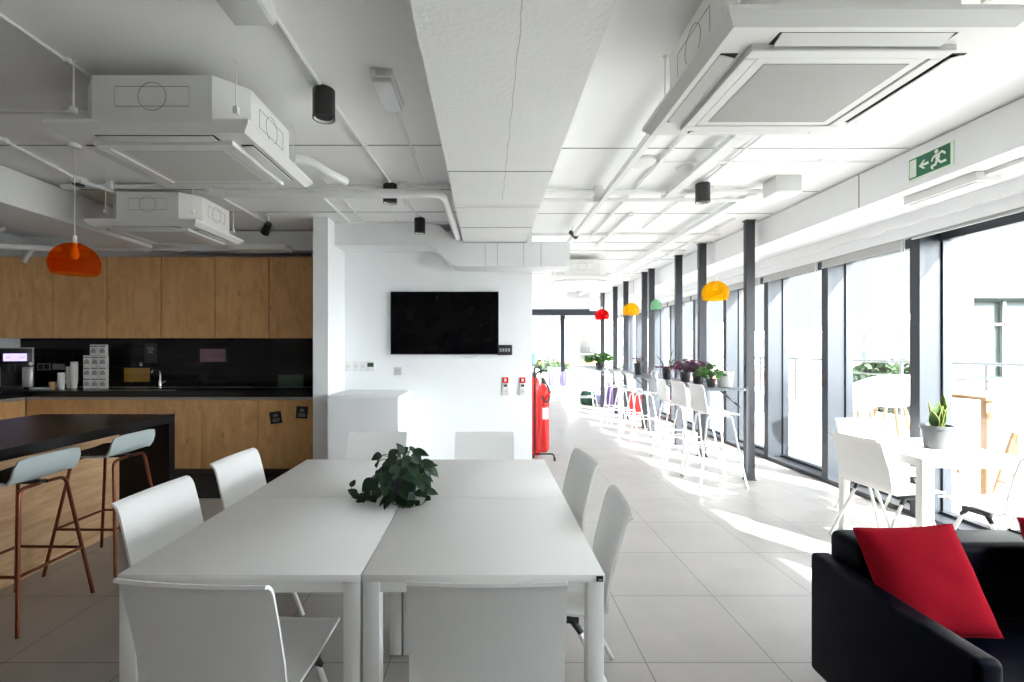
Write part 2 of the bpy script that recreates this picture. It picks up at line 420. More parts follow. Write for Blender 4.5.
# bulkhead above the windows
m = MB().box(3.07, 3.60, FY, EY, 2.63, CEIL-.012); o = struct(m.build('trim_2', 'duct', smooth=0), 'boxed white duct casing along the window ceiling')
m = MB()
for yy in (.9, 3.9, 6.9, 9.9, 12.9): m.box(3.066, 3.0702, yy, yy+.006, 2.632, CEIL-.014)
o2 = m.build('panel_joint', 'seam', o, smooth=0)
m = MB().box(3.60, 4.15, FY, EY, 2.545, CEIL)
struct(m.build('trim_3', 'duct', smooth=0), 'white lintel casing above the window blinds')
m = MB().box(3.655, 3.665, FY, EY, 2.44, 2.535).box(3.665, 3.76, FY, EY, 2.50, 2.535).box(3.60, 3.66, FY, EY, 2.535, 2.545)
struct(m.build('trim_4', 'duct', smooth=0), 'slim white pelmet hiding the blind rollers')
m = MB().box(.552, RX+.1, EY, EY+.2, 2.66, CEIL).box(.552, .62, EY, EY+.2, 0, 2.66)
struct(m.build('wall_far', 'wall', smooth=0), 'white strip of wall over the far window')

# windows on the right: one bay each, mullion fin at its near side
MY = [4.13+1.1*k for k in range(-4, 9)]
for i, y in enumerate(MY):
    root = bpy.data.objects.new('window_%d' % (i+1), None); COL.objects.link(root); root.location = (0, y, 0)
    struct(root, 'floor to ceiling window bay in the glazed side wall')
    y1 = 1.1 if i < len(MY)-1 else EY-y
    f = MB().box(3.735, 3.775, -.048, .048, 0, 2.545).box(3.925, 4.0, -.06, .06, 0, 2.545)
    f.box(3.91, 3.99, .05, y1-.05, .0, .07).box(3.91, 3.99, .05, y1-.05, 2.40, 2.545)
    f.box(3.735, 3.93, .04, y1-.04, .0, .045)
    f.build('window_frame', 'frame', root, smooth=0)
    MB().box(3.775, 3.925, -.043, .043, 0, 2.545).build('mullion_fin', 'fin', root, smooth=0)
    MB().box(3.945, 3.957, .055, y1-.055, .07, 2.40).build('glass_pane', 'glass', root, smooth=0)
# far window wall
for i, (x0, x1) in enumerate(((.62, 2.28), (2.28, 3.92))):
    root = bpy.data.objects.new('window_%d' % (14+i), None); COL.objects.link(root); root.location = (x0, EY, 0)
    struct(root, 'tall window at the far end of the room')
    w = x1-x0
    f = MB().box(0, .06, .02, .14, 0, 2.52).box(w-.06, w, .02, .14, 0, 2.52).box(.06, w-.06, .02, .14, 0, .08).box(0, w, -.03, .14, 2.50, 2.68)
    f.build('window_frame', 'frame', root, smooth=0)
    MB().box(.06, w-.06, .07, .082, .08, 2.50).build('glass_pane', 'glass', root, smooth=0)

# roller blinds, one per bay
for i, y in enumerate(MY):
    if i == 16: continue
    nth = ['', '', '', '', 'second', 'third', 'fourth', 'fifth', 'sixth', 'seventh', 'eighth', 'ninth', 'tenth', 'eleventh', 'twelfth', 'thirteenth'][i]
    near = {1: 'right above the red cushions', 2: 'beside the exit sign', 3: 'over the window table, its window clear to the frame'}
    lab = 'grey roller blind rolled up ' + (near[i] if i in near else 'over the %s window counted from the white dining table' % nth if i < 7 else 'over the %s window down the glazed wall' % nth) if i else 'grey roller blind rolled up at the very start of the glazed wall'
    t = thing('roller_blind', lab, 'blind', (3.71, y, 2.40), 0, 'roller blinds above the windows')
    drop = .03 if i != 3 else -.03
    MB().cyl((0, .03, .075), (0, 1.07, .075), .035, n=16).build('roller', 'blind', t)
    MB().box(-.036, -.033, .04, 1.06, -drop, .075).box(-.041, -.028, .04, 1.06, -drop-.018, -drop).build('blind_fabric', 'blind', t, smooth=0)
    if i in (4, 5, 6): 
        MB().tube([(-.045, .02, .06), (-.045, .02, -.33), (-.045, .035, -.345), (-.045, .05, -.33), (-.045, .05, .06)], .002, 5).build('pull_chain', 'white_metal', t)

# ------------------------------------------------------------------ ducts
def duct_y(name, label, x0, x1, y0, y1, z0, z1, seams):
    t = thing(name, label, 'air duct', ((x0+x1)/2, y0, z0))
    w = (x1-x0)/2
    MB().rbox(-w, w, 0, y1-y0, 0, z1-z0, .006, 1).build('duct_casing', 'duct', t)
    s = MB()
    for a in seams: s.box(-w-.004, w+.004, a, a+.03, -.004, z1-z0)
    s.build('flange', 'duct', t, smooth=0)
    return t
duct_y('air_duct', 'long white rectangular duct over the island, running towards the kitchen', -4.34, -3.78, -1.5, 5.35, 2.61, 2.90, (2.2, 4.4))
# duct across above the television, dropping under the beam
prof = [(-1.747, 2.905), (-.62, 2.905), (-.55, 2.89), (-.33, 2.71), (-.27, 2.69), (.95, 2.69), (.95, 2.42), (-.33, 2.42), (-.40, 2.44), (-.62, 2.64), (-.69, 2.66), (-1.747, 2.66)]
t = thing('air_duct', 'white duct above the television that steps down to pass beneath the beam', 'air duct', (-.4, 5.6, 2.42))
mb = MB(); n = len(prof)
mb.prism([(x+.4, z-2.42) for x, z in prof], -.18, .195, 'xzy'); mb.build('duct_casing', 'duct', t, smooth=25)
s = MB()
for x in (-.02, .12, .42, .62): s.box(x+.4-.004, x+.4+.004, -.184, -.178, .002, .268)
s.build('seam', 'cool_grey', t, smooth=0)
t = thing('air_duct', 'white duct over the birch wall cabinets next to the partition', 'air duct', (-2.9, 5.72, 2.66))
MB().rbox(-.9, .98, -.02, .2, 0, .235, .005, 1).build('duct_casing', 'duct', t)
MB().rbox(-.12, .55, -.22, -.02, -.03, .035, .008, 1).build('outlet_box', 'duct', t)

# ------------------------------------------------------------------ ceiling cassettes
def knock(mb, o, ux, uz, n, w, h, r):
    """punch-out outline: a rectangle and circle drawn as thin raised strips on a face"""
    o, ux, uz, n = Vector(o), Vector(ux), Vector(uz), Vector(n); e = .0016
    def ln(pts, closed):
        mb.tube([o+ux*a+uz*b+n*.0005 for a, b in pts], e, 4, closed)
    ln([(-w, -h), (w, -h), (w, h), (-w, h)], True)
    ln([(r*math.cos(2*PI*k/24), r*1.0*math.sin(2*PI*k/24)) for k in range(24)], True)
def cassette(label, cx, cy, z, W, D, bw, bd, bh, boxdx, grille, openf):
    t = thing('ceiling_air_conditioner', label, 'air conditioner', (cx, cy, z), 0, 'ceiling air conditioners')
    # fascia panel: bevelled tray
    a, b = W/2, D/2; c = .035
    p = MB().add([(-a,-b,.036),(a,-b,.036),(a,b,.036),(-a,b,.036),(-a+c,-b+c,0),(a-c,-b+c,0),(a-c,b-c,0),(-a+c,b-c,0),(-a,-b,.052),(a,-b,.052),(a,b,.052),(-a,b,.052)],
                 [(0,1,5,4),(1,2,6,5),(2,3,7,6),(3,0,4,7),(4,5,6,7),(8,9,1,0),(9,10,2,1),(10,11,3,2),(11,8,0,3),(11,10,9,8)])
    p.build('fascia_panel', 'ac_white', t, smooth=20)
    # raised intake surround
    g0, g1 = a*.62, b*.60
    s = MB()
    for (x0, x1, y0, y1) in ((-g0-.05, g0+.05, -g1-.05, -g1), (-g0-.05, g0+.05, g1, g1+.05), (-g0-.05, -g0, -g1, g1), (g0, g0+.05, -g1, g1)):
        s.rbox(x0, x1, y0, y1, -.022, .004, .004, 1)
    s.build('intake_frame', 'ac_white', t)
    MB().rbox(-g0*.985, g0*.985, -g1*.985, g1*.985, -.017, .002, .002, 1).build('intake_panel', 'ac_white', t)
    MB().rbox(-g0*.86, g0*.86, -g1*.86, g1*.86, -.019, -.015, .001, 1).build('intake_grille', grille, t)
    # four outlet slots and their flaps
    for k in range(4):
        q = Matrix.Rotation(k*PI/2, 4, 'Z'); ex = (b if k % 2 == 0 else a); ln_ = (a if k % 2 == 0 else b)*.60
        d0, d1 = ex-.125, ex-.06
        MB().box(-ln_, ln_, -d1, -d0, -.0012, .002).tf(q).build('outlet_slot', 'ac_dark', t, smooth=0)
        fl = MB().rbox(-ln_+.01, ln_-.01, -.0275, .0275, -.003, .003, .002, 1).tf(Matrix.Translation((0, -(d0+d1)/2-(.006 if openf else .0), -.006)) @ Matrix.Rotation(R(-16 if openf else -4), 4, 'X')).tf(q)
        fl.build('outlet_flap', 'ac_white', t)
    # chassis: octagonal body
    c = .13; x, y = bw/2, bd/2
    poly = [(-x+c, -y), (x-c, -y), (x, -y+c), (x, y-c), (x-c, y), (-x+c, y), (-x, y-c), (-x, -y+c)]
    poly = [(u+boxdx, v) for u, v in poly]
    body = MB().prism(poly, .054, .064+bh, 'xyz').build('chassis', 'ac_white', t, smooth=20)
    zc = .064+bh*.55; h = bh*.21; r = bh*.30
    for o_, ux, nn, w in (((boxdx, -y, zc), (1,0,0), (0,-1,0), (x-c)*.62), ((boxdx+x, 0, zc), (0,1,0), (1,0,0), (y-c)*.62), ((boxdx-x, 0, zc), (0,1,0), (-1,0,0), (y-c)*.62)):
        kn = MB(); knock(kn, o_, ux, (0,0,1), nn, w, h, r); kn.build('punch_out', 'line', body)
    for sx in (-1, 1):
        for sy in (-1, 1):
            hx, hy = boxdx+sx*(x-.02), sy*(y-.02)
            rod = MB().cyl((hx, hy, .12), (hx, hy, CEIL-z), .004, n=8); rod.box(hx-.012, hx+.012, hy-.012, hy+.012, .115, .15).cyl((hx, hy, CEIL-z-.012), (hx, hy, CEIL-z), .012, n=10)
            rod.build('hanger_rod', 'white_metal', t)
    return t
t = cassette('large white ceiling air conditioner nearest on the kitchen side, above the island stools', -1.665, 2.735, 2.535, 1.0, .86, .86, .74, .235, -0.01, 'ac_grey2', False)
MB().rbox(.23, .265, -.33, -.28, .065, .09, .003, 1).build('cardboard_shim', 'foil', t)
MB().tube(fillet([(.44, .30, .15), (.52, .33, .15), (.60, .42, .11), (.66, .62, .12)], .07), .03, 10).build('drain_pipe', 'conduit', t)
cassette('small white ceiling air conditioner deep in the kitchen, over the sink run', -2.98, 4.46, 2.535, .96, .80, .80, .70, .235, 0.03, 'ac_grey2', False)
cassette('large white ceiling air conditioner on the window side with dark perforated grille', 1.305, 1.99, 2.545, 1.02, .87, .88, .76, .25, 0.0, 'ac_grey', True)
cassette('distant white ceiling air conditioner past the television wall', 1.45, 7.55, 2.535, .92, .82, .80, .70, .24, 0.0, 'ac_grey2', False)

# ------------------------------------------------------------------ pipes, trays and conduits under the ceiling
def conduit(name, label, pts, r=.011, z=None, clips=True, n=8, fil=.05):
    P = [Vector(p) for p in pts]; b = P[0].copy()
    t = thing(name, label, 'pipe', b)
    Q = [p-b for p in P]
    MB().tube(fillet(Q, fil), r, n).build('pipe_run', 'conduit', t)
    if clips and r < .03:
        for i in range(len(Q)-1):
            d = Q[i+1]-Q[i]; k = max(1, int(d.length/.75))
            for j in range(k):
                p = Q[i]+d*((j+.5)/k)
                if d.length > .3: MB().rbox(p.x-r*1.4, p.x+r*1.4, p.y-r*1.4, p.y+r*1.4, p.z-r*1.25, p.z+r*1.6, .002, 1).build('pipe_clip', 'conduit', t)
    return t
ZC = CEIL-.02
conduit('ceiling_conduit', 'white conduit linking the black cylinder spotlights on the kitchen side', [(-.93, 1.2, ZC), (-.905, 2.61, ZC), (-.83, 4.08, ZC), (-.735, 5.2, ZC)], .012)
conduit('ceiling_conduit', 'white conduit leaving the clear emergency lamp beside the beam', [(-.545, 2.85, ZC), (-.53, 4.1, ZC)], .010)
conduit('ceiling_conduit', 'thin white conduit running diagonally past the corner above the kitchen air conditioner', [(-2.09, .9, ZC), (-2.09, 2.84, ZC)], .010)
conduit('ceiling_conduit', 'white conduit crossing the ceiling behind the near kitchen air conditioner', [(-3.75, 2.87, ZC), (-2.12, 2.87, ZC)], .009)
conduit('ceiling_conduit', 'white conduit leading along the ceiling to the round detector over the kitchen', [(-3.2, 2.6, ZC), (-3.44, 3.92, ZC)], .012)
conduit('water_pipe', 'thick white pipe crossing the ceiling and elbowing down along the beam', [(-2.3, 3.93, 2.76), (-.37, 3.93, 2.76), (-.33, 5.35, 2.735)], .038, n=14, fil=.10)
conduit('ceiling_conduit', 'upper white conduit above the thick ceiling pipe', [(-3.7, 4.12, 2.885), (-.30, 4.12, 2.885)], .022)
conduit('ceiling_conduit', 'white conduit running to the partition top from the kitchen ceiling', [(-1.55, 3.9, ZC), (-1.55, 5.7, ZC)], .014)
conduit('ceiling_conduit', 'second white conduit beside the partition top, closer to the thick pipe', [(-1.38, 4.0, ZC), (-1.38, 5.35, ZC)], .010)
conduit('ceiling_conduit', 'white conduit over the black track spotlight', [(-2.5, 3.8, ZC), (-2.5, 5.6, ZC)], .012)
conduit('ceiling_conduit', 'white conduit joining the third black spotlight in front of the television duct', [(-1.7, 5.36, ZC), (-.35, 5.36, ZC)], .012)
# window side
def trunk(name, label, x0, x1, y0, y1, z0, z1):
    t = thing(name, label, 'cable trunking', ((x0+x1)/2, y0, z0)); w = (x1-x0)/2
    MB().rbox(-w, w, 0, y1-y0, 0, z1-z0, .003, 1).build('trunking_body', 'conduit', t)
    s = MB(); k = 0.5
    while k < y1-y0: s.box(-w-.002, w+.002, k, k+.02, -.002, z1-z0); k += .9
    s.build('joint_cover', 'conduit', t, smooth=0); return t
trunk('cable_trunking', 'square white trunking running from the window side air conditioner past the beam', 1.02, 1.07, 1.9, 9.0, 2.80, 2.85)
trunk('cable_trunking', 'wide white cable tray over the round ceiling speaker and black window spotlight', 1.60, 1.69, 2.6, 4.35, 2.84, 2.88)
trunk('cable_trunking', 'long white trunking running above the bar stools', 2.32, 2.40, 4.2, 12.0, 2.83, 2.88)
trunk('cable_trunking', 'slender white trunking beyond the ceiling camera', 1.50, 1.55, 5.0, 6.6, 2.88, 2.92)
conduit('ceiling_conduit', 'white conduit between the square trunking and the cable tray', [(1.32, 2.4, ZC), (1.32, 6.2, ZC)], .014)
conduit('ceiling_conduit', 'white conduit closest to the window casing, above the black spotlight', [(1.85, 2.6, ZC), (1.85, 5.6, ZC)], .011)
conduit('ceiling_conduit', 'white conduit crossing the window side ceiling in front of the junction box', [(.50, 4.22, 2.87), (2.45, 4.22, 2.87)], .026, n=10)
conduit('ceiling_conduit', 'lower white conduit lying beside the cross pipe at the junction box', [(.52, 4.32, 2.83), (2.4, 4.32, 2.83)], .018)
conduit('ceiling_conduit', 'thin white conduit crossing near the round ceiling speaker', [(1.1, 3.62, ZC), (3.04, 3.62, ZC)], .009)
conduit('ceiling_conduit', 'white conduit crossing behind the small black ceiling camera', [(.50, 5.9, ZC), (2.9, 5.9, ZC)], .016)
conduit('ceiling_conduit', 'distant white conduit crossing above the yellow pendants', [(.58, 6.9, ZC), (2.9, 6.9, ZC)], .02)
conduit('ceiling_conduit', 'white conduit running above the bar table down to the red pendant', [(2.72, 5.2, ZC), (2.72, 13, ZC)], .014)
# pipes in the dark corner over the coffee machine
conduit('water_pipe', 'white bent pipe in the dim corner over the coffee machine', [(-5.9, 4.9, 2.72), (-5.0, 4.9, 2.72), (-4.92, 4.2, 2.42), (-4.92, 5.45, 2.62)], .03, n=12)
conduit('water_pipe', 'lower white pipe running along the top of the birch wall cabinets', [(-5.5, 5.62, 2.50), (-5.4, 5.62, 2.66), (-3.6, 5.62, 2.66)], .022, n=12)
conduit('ceiling_conduit', 'white hose bundle running down to the small kitchen air conditioner', [(-3.42, 3.98, 2.88), (-3.30, 4.15, 2.86), (-3.16, 4.40, 2.78)], .018, clips=False)

# ------------------------------------------------------------------ ceiling lamps and small fittings
def spot(label, x, y):
    t = thing('ceiling_spotlight', label, 'ceiling lamp', (x, y, 2.735), 0, 'black cylinder spotlights')
    MB().lathe([(.060, .012), (.060, .155), (.056, .16)], n=32).build('housing', 'black_plastic', t)
    MB().lathe([(.060, .012), (.060, 0), (.052, 0), (.040, .035), (.0001, .04)], n=32, cap=False).build('reflector', 'diffuser', t)
    MB().lathe([(.0605, -.001), (.0605, .012), (.0525, .012), (.0525, -.001), (.0605, -.001)], n=32, cap=False).build('trim_ring', 'black_plastic', t)
    MB().cyl((0, 0, .158), (0, 0, .185), .022, n=14).build('ceiling_mount', 'conduit', t)
    return t
spot('black cylinder spotlight nearest the kitchen air conditioner', -.90, 2.61)
spot('black cylinder spotlight half hidden by the thick ceiling pipe', -.84, 4.10)
spot('black cylinder spotlight hanging in front of the duct over the television', -.734, 5.16)
spot('black cylinder spotlight on the window side beside the junction box', 1.86, 4.08)

t = thing('emergency_lamp', 'clear emergency lamp fixed to the ceiling beside the beam', 'emergency lamp', (-.55, 2.62, CEIL-.065))
MB().rbox(-.06, .06, -.17, .17, .025, .065, .005).build('housing', 'ac_white', t)
MB().rbox(-.052, .052, -.155, .165, 0, .028, .012).build('diffuser', 'lens', t)
MB().rbox(-.03, .03, -.172, -.16, .03, .06, .003).build('indicator', 'cool_grey', t)
t = thing('emergency_lamp', 'white box emergency lamp at the start of the spotlight conduit', 'emergency lamp', (-.985, 1.82, CEIL-.09))
MB().rbox(-.09, .09, -.19, .19, 0.012, .09, .006).build('housing', 'ac_white', t)
MB().rbox(-.08, .08, -.18, .18, 0, .014, .004).build('diffuser', 'lgrey_plastic', t)
t = thing('ceiling_speaker', 'round white speaker disc on the window side ceiling', 'speaker', (1.2, 3.65, CEIL-.03))
MB().lathe([(.0001, 0), (.085, .002), (.105, .012), (.11, .03)], n=40).build('speaker_grille', 'ac_white', t)
MB().lathe([(.11, .018), (.116, .02), (.116, .03)], n=40, cap=False).build('trim_ring', 'lgrey_plastic', t)
t = thing('smoke_detector', 'small round smoke detector next to the ceiling speaker', 'smoke detector', (1.58, 3.78, CEIL-.055))
MB().lathe([(.0001, 0), (.03, .0), (.045, .015), (.055, .03), (.06, .055)], n=28).build('detector_head', 'ac_white', t)
MB().lathe([(.062, .03), (.068, .055)], n=28).build('base_ring', 'ac_white', t)
t = thing('smoke_detector', 'round detector over the kitchen with a dark sensing head', 'smoke detector', (-3.47, 4.02, CEIL-.07))
MB().lathe([(.0001, 0), (.035, 0), (.045, .02)], n=24).build('detector_head', 'black_plastic', t)
MB().lathe([(.045, .018), (.06, .03), (.065, .07)], n=24).build('base_ring', 'ac_white', t)
t = thing('junction_box', 'square white junction box hanging by the window casing', 'junction box', (2.52, 4.02, 2.779))
MB().rbox(-.11, .11, -.08, .12, 0, .14, .006).build('box_body', 'ac_white', t)
MB().rbox(-.10, .10, -.084, -.079, .01, .13, .002).build('box_lid', 'lgrey_plastic', t)
t = thing('track_spotlight', 'small black adjustable spotlight over the kitchen floor', 'ceiling lamp', (-2.36, 5.1, 2.82))
MB().cyl((0, 0, .10), (0, 0, .02), .012, n=12).cyl((0, 0, .085), (0, 0, .10), .06, n=20).build('ceiling_mount', 'ac_white', t)
MB().cyl((.03, -.05, -.01), (-.05, .03, -.09), .035, .045, n=20).build('lamp_head', 'black_plastic', t)
t = thing('ceiling_camera', 'small black camera on the ceiling between beam and trunking', 'camera', (1.02, 5.62, 2.82))
MB().cyl((0, 0, .05), (0, 0, .1), .012, n=10).build('mount', 'white_metal', t)
MB().cyl((.03, -.05, -.03), (-.02, .04, .05), .03, .026, n=16).build('camera_body', 'black_plastic', t)
t = thing('ceiling_outlet', 'white grille box hanging at the far ceiling past the television wall', 'air outlet', (2.3, 12.2, 2.72))
MB().rbox(-.3, .3, -.3, .3, .05, .2, .006).build('box_body', 'ac_white', t)
MB().rbox(-.36, .36, -.36, .36, .02, .05, .006).build('fascia_panel', 'ac_white', t)
# linear lamp under the window casing
t = thing('linear_lamp', 'white linear lamp fixed under the window casing below the exit sign', 'ceiling lamp', (3.28, 3.36, 2.555))
MB().rbox(-.085, .085, -.27, .27, .012, .075, .003, 1).build('housing', 'ac_white', t)
MB().rbox(-.065, .065, -.25, .25, .004, .014, .003, 1).build('diffuser', 'lgrey_plastic', t)
MB().rbox(-.03, .03, -.9, -.27, .045, .075, .002, 1).build('feed_channel', 'ac_white', t)

# exit sign on the casing: faces -X, arrow pointing towards +Y (left in the view)
t = thing('exit_sign', 'green emergency exit sign with running figure and arrow on the window casing', 'exit sign', (3.066, 3.27, 2.76))
MB().rbox(-.006, .004, -.165, .165, -.083, .083, .002, 1).build('sign_board', 'sign_white', t)
# local u runs to the left in view (+Y), so mirror: u_view = -y
MB().box(-.0075, -.006, -.147, .158, -.071, .071).build('green_field', 'green_sign', t, smooth=0)
g = MB(); X0, X1 = -.0092, -.0076
def pg(poly): g.prism([(-u, v) for u, v in poly], X0, X1, 'yzx')
pg([(-.152, -.062), (-.100, -.062), (-.100, .062), (-.152, .062)])
pg([(-.080, 0), (-.045, .030), (-.030, .030), (-.052, .009), (-.006, .009), (-.006, -.009), (-.052, -.009), (-.030, -.030), (-.045, -.030)])
pg([(.052+.014*math.cos(2*PI*k/14), .052+.013*math.sin(2*PI*k/14)) for k in range(14)])
pg([(.043, .036), (.070, .034), (.078, .010), (.070, -.010), (.048, -.008), (.046, .012)])
pg([(.043, .036), (.020, .020), (.012, -.002), (.022, -.006), (.030, .012), (.048, .022)])
pg([(.066, .034), (.090, .044), (.112, .030), (.118, .014), (.108, .010), (.100, .022), (.088, .030), (.072, .020)])
pg([(.048, -.006), (.038, -.028), (.014, -.030), (.010, -.044), (.020, -.060), (.034, -.060), (.026, -.044), (.050, -.042), (.062, -.014)])
pg([(.058, -.008), (.072, -.010), (.086, -.026), (.118, -.024), (.122, -.040), (.082, -.042), (.066, -.026)])
g.build('pictogram', 'sign_white', t, smooth=0)

# ------------------------------------------------------------------ kitchen
PX = [-5.93, -5.276, -4.62, -3.963, -3.307, -2.65, -1.995]
wl = ['birch wall cabinet at the left end, above the coffee machine', 'birch wall cabinet behind the orange pendant lamp', 'birch wall cabinet above the ochre tiles',
      'birch wall cabinet above the sink tap and black poster', 'birch wall cabinet above the pink tiles', 'birch wall cabinet beside the white partition']
for k in range(6):
    x0, x1 = PX[k], PX[k+1]; w = x1-x0
    t = thing('wall_cabinet', wl[k], 'cabinet', ((x0+x1)/2, 6.07, 1.607), 0, 'birch wall cabinets')
    MB().box(-w/2+.002, w/2-.002, -.30, 0, .0, .985).build('cabinet_body', 'cab_body', t, smooth=0)
    MB().rbox(-w/2+.006, w/2-.006, -.322, -.302, -.002, .985, .0015, 1).build('door', 'birch', t)
BX = [-5.355, -4.64, -3.985, -3.325, -2.665, -2.005]
bl = ['birch base cabinet left of the sink, under the capsule boxes', 'birch base cabinet under the sink', 'birch base cabinet right of the sink',
      'birch base cabinet with a plain door beside the one with black cards', 'birch base cabinet whose door carries two black cards']
for k in range(5):
    x0, x1 = BX[k], BX[k+1]; w = x1-x0
    t = thing('base_cabinet', bl[k], 'cabinet', ((x0+x1)/2, 6.07, 0), 0, 'birch base cabinets')
    MB().box(-w/2+.002, w/2-.002, -.545, 0, .08, .875).build('cabinet_body', 'cab_body', t, smooth=0)
    MB().rbox(-w/2+.006, w/2-.006, -.57, -.548, .08, .878, .0015, 1).build('door', 'birch', t)
    MB().box(-w/2, w/2, -.50, -.02, 0, .08).build('plinth', 'plinth', t, smooth=0)
for k in range(3):
    y1 = 5.495-k*.66; y0 = y1-.65
    t = thing('base_cabinet', ['birch base cabinet beneath the coffee machine return, next to the corner', 'birch base cabinet on the side return, second from the corner', 'birch base cabinet on the side return, third from the corner'][k], 'cabinet', (-5.97, (y0+y1)/2, 0), 0, 'birch base cabinets')
    MB().box(.02, .585, -.322, .322, .08, .875).build('cabinet_body', 'cab_body', t, smooth=0)
    MB().rbox(.588, .61, -.323, .323, .08, .878, .0015, 1).build('door', 'birch', t)
    MB().box(.02, .54, -.323, .323, 0, .08).build('plinth', 'plinth', t, smooth=0)
t = thing('worktop', 'black kitchen worktop running under the tiles and round the corner', 'worktop', (-4.0, 5.8, .88))
MB().box(-1.995, 2.0, -.31, .275, .034, .103).box(-1.995, -1.36, -2.4, -.31, .034, .103).build('slab', 'black_counter', t, smooth=0)
MB().box(-1.37, 2.0, -.308, -.28, 0, .034).box(-1.40, -1.37, -2.38, -.28, 0, .034).build('edge_strip', 'alu', t, smooth=0)
t = thing('tiled_backsplash', 'glossy black tiled backsplash behind the kitchen worktop', 'backsplash', (-4.0, 6.088, .985))
sp = MB().box(-2.0, 2.08, -.006, .01, 0, .622).build('tile_panel', 'splash', t, smooth=0)
for (x0, x1, z0, z1, mm) in ((-4.666, -4.336, 1.05, 1.229, 'tile_ochre'), (-3.69, -3.36, 1.307, 1.473, 'tile_pink'), (-2.69, -2.36, .986, 1.139, 'tile_green')):
    q = MB(); zz = (z0+z1)/2
    q.rbox(x0+4.0, x1+4.0, -.0085, -.005, z0-.985, zz-.985-.0015, .001, 1).rbox(x0+4.0, x1+4.0, -.0085, -.005, zz-.985+.0015, z1-.985, .001, 1)
    o = q.build('coloured_tile', mm, t); o['label'] = {'tile_ochre': 'ochre coloured tiles', 'tile_pink': 'dusty pink tiles', 'tile_green': 'dark green tiles'}[mm]
# sockets on the tiles
t = thing('wall_socket', 'grey framed double socket on the black tiles beside the coffee machine', 'socket', (-5.69, 6.078, 1.245))
MB().rbox(-.085, .085, -.008, .003, -.045, .045, .003, 1).build('frame', 'grey_plastic', t)
MB().rbox(-.07, -.005, -.011, -.004, -.033, .033, .003, 1).rbox(.005, .07, -.011, -.004, -.033, .033, .003, 1).build('socket_insert', 'black_plastic', t)
t = thing('vent_plate', 'small grey slatted plate on the black tiles by the paper cups', 'vent', (-5.50, 6.078, 1.245))
MB().rbox(-.08, .08, -.008, .003, -.04, .04, .003, 1).build('frame', 'grey_plastic', t)
q = MB()
for k in range(6): q.box(-.068+k*.024, -.058+k*.024, -.011, -.007, -.033, .033)
q.build('slat', 'cool_grey', t, smooth=0)
# sink and tap
t = thing('kitchen_sink', 'stainless steel sink set into the black worktop', 'sink', (-4.12, 5.77, .984))
q = MB()
for (x0, x1, y0, y1) in ((-.46, .46, -.22, -.19), (-.46, .46, .17, .22), (-.46, -.42, -.19, .17), (.42, .46, -.19, .17), (.02, .06, -.19, .17)): q.rbox(x0, x1, y0, y1, 0, .006, .002, 1)
q.build('sink_rim', 'steel', t)
MB().box(-.42, .02, -.19, .17, 0, .002).build('basin', 'steel', t, smooth=0)
q = MB().box(.06, .42, -.19, .17, 0, .002)
for k in range(7): q.rbox(.085+k*.045, .10+k*.045, -.17, .15, .001, .006, .002, 1)
q.build('drainer', 'steel', t)
t = thing('sink_tap', 'chrome swan neck tap standing behind the sink', 'tap', (-4.115, 5.96, .984))
MB().lathe([(.028, 0), (.028, .012), (.019, .02), (.019, .09), (.014, .1)], n=20).build('tap_body', 'chrome', t)
MB().tube(fillet([(0, 0, .08), (0, 0, .20), (0, -.03, .235), (0, -.13, .235), (0, -.15, .19)], .04), .011, 10).build('spout', 'chrome', t)
MB().tube([(.015, 0, .06), (.05, -.01, .07), (.075, -.012, .085)], .006, 8).build('lever', 'chrome', t)
t = thing('wall_hook', 'small round chrome hook above the ochre tiles', 'hook', (-4.44, 6.075, 1.275))
MB().lathe([(.02, -.004), (.02, .004)], n=16).tf(Matrix.Rotation(PI/2, 4, 'X')).build('base', 'chrome', t)
MB().tube([(0, -.002, 0), (.0, -.02, .01), (.01, -.03, .03)], .006, 8).build('hook_arm', 'chrome', t)
def squig(mb, x0, x1, z0, z1, rows, y):
    """rows of small print marks and a simple round emblem"""
    for r in range(rows):
        z = z0+(z1-z0)*(r+.5)/rows; xx = x0+random.random()*(x1-x0)*.15
        while xx < x1-.006:
            w = random.uniform(.006, .018); mb.box(xx, min(x1, xx+w), y-.0006, y, z-.0022, z+.0022); xx += w+.004
t = thing('black_poster', 'small black poster with pale emblem on the tiles above the tap', 'poster', (-4.32, 6.079, 1.42))
MB().rbox(-.08, .08, -.004, .002, -.125, .125, .001, 1).build('board', 'card', t)
q = MB(); q.tube([(.035*math.cos(a), -.0045, .055+.022*math.sin(a)) for a in [2*PI*k/16 for k in range(16)]], .0018, 4, True)
q.tube([(-.03, -.0045, .055), (-.01, -.0045, .065), (.012, -.0045, .05), (.03, -.0045, .06)], .002, 4); squig(q, -.035, .035, .0, .022, 2, -.004)
q.build('print', 'mark', t, smooth=0)
for (x, z, rz, lab) in ((-2.455, .675, -8, 'tilted black card with white print on the birch base door'), (-2.150, .735, 3, 'upright black card with white print near the partition')):
    t = thing('door_card', lab, 'card', (x, 5.4985, z))
    mx = Matrix.Rotation(R(rz), 4, 'Y')
    MB().rbox(-.068, .068, -.004, .001, -.07, .07, .001, 1).tf(mx).build('card_board', 'card', t)
    q = MB(); q.tube([(.022*math.cos(a), -.0045, .022+.018*math.sin(a)) for a in [2*PI*k/16 for k in range(16)]], .0022, 4, True)
    q.tube([(-.018, -.0045, .02), (0, -.0045, .03), (.018, -.0045, .018)], .002, 4); squig(q, -.045, .045, -.05, -.012, 3, -.004)
    q.tf(mx).build('print', 'mark', t, smooth=0)
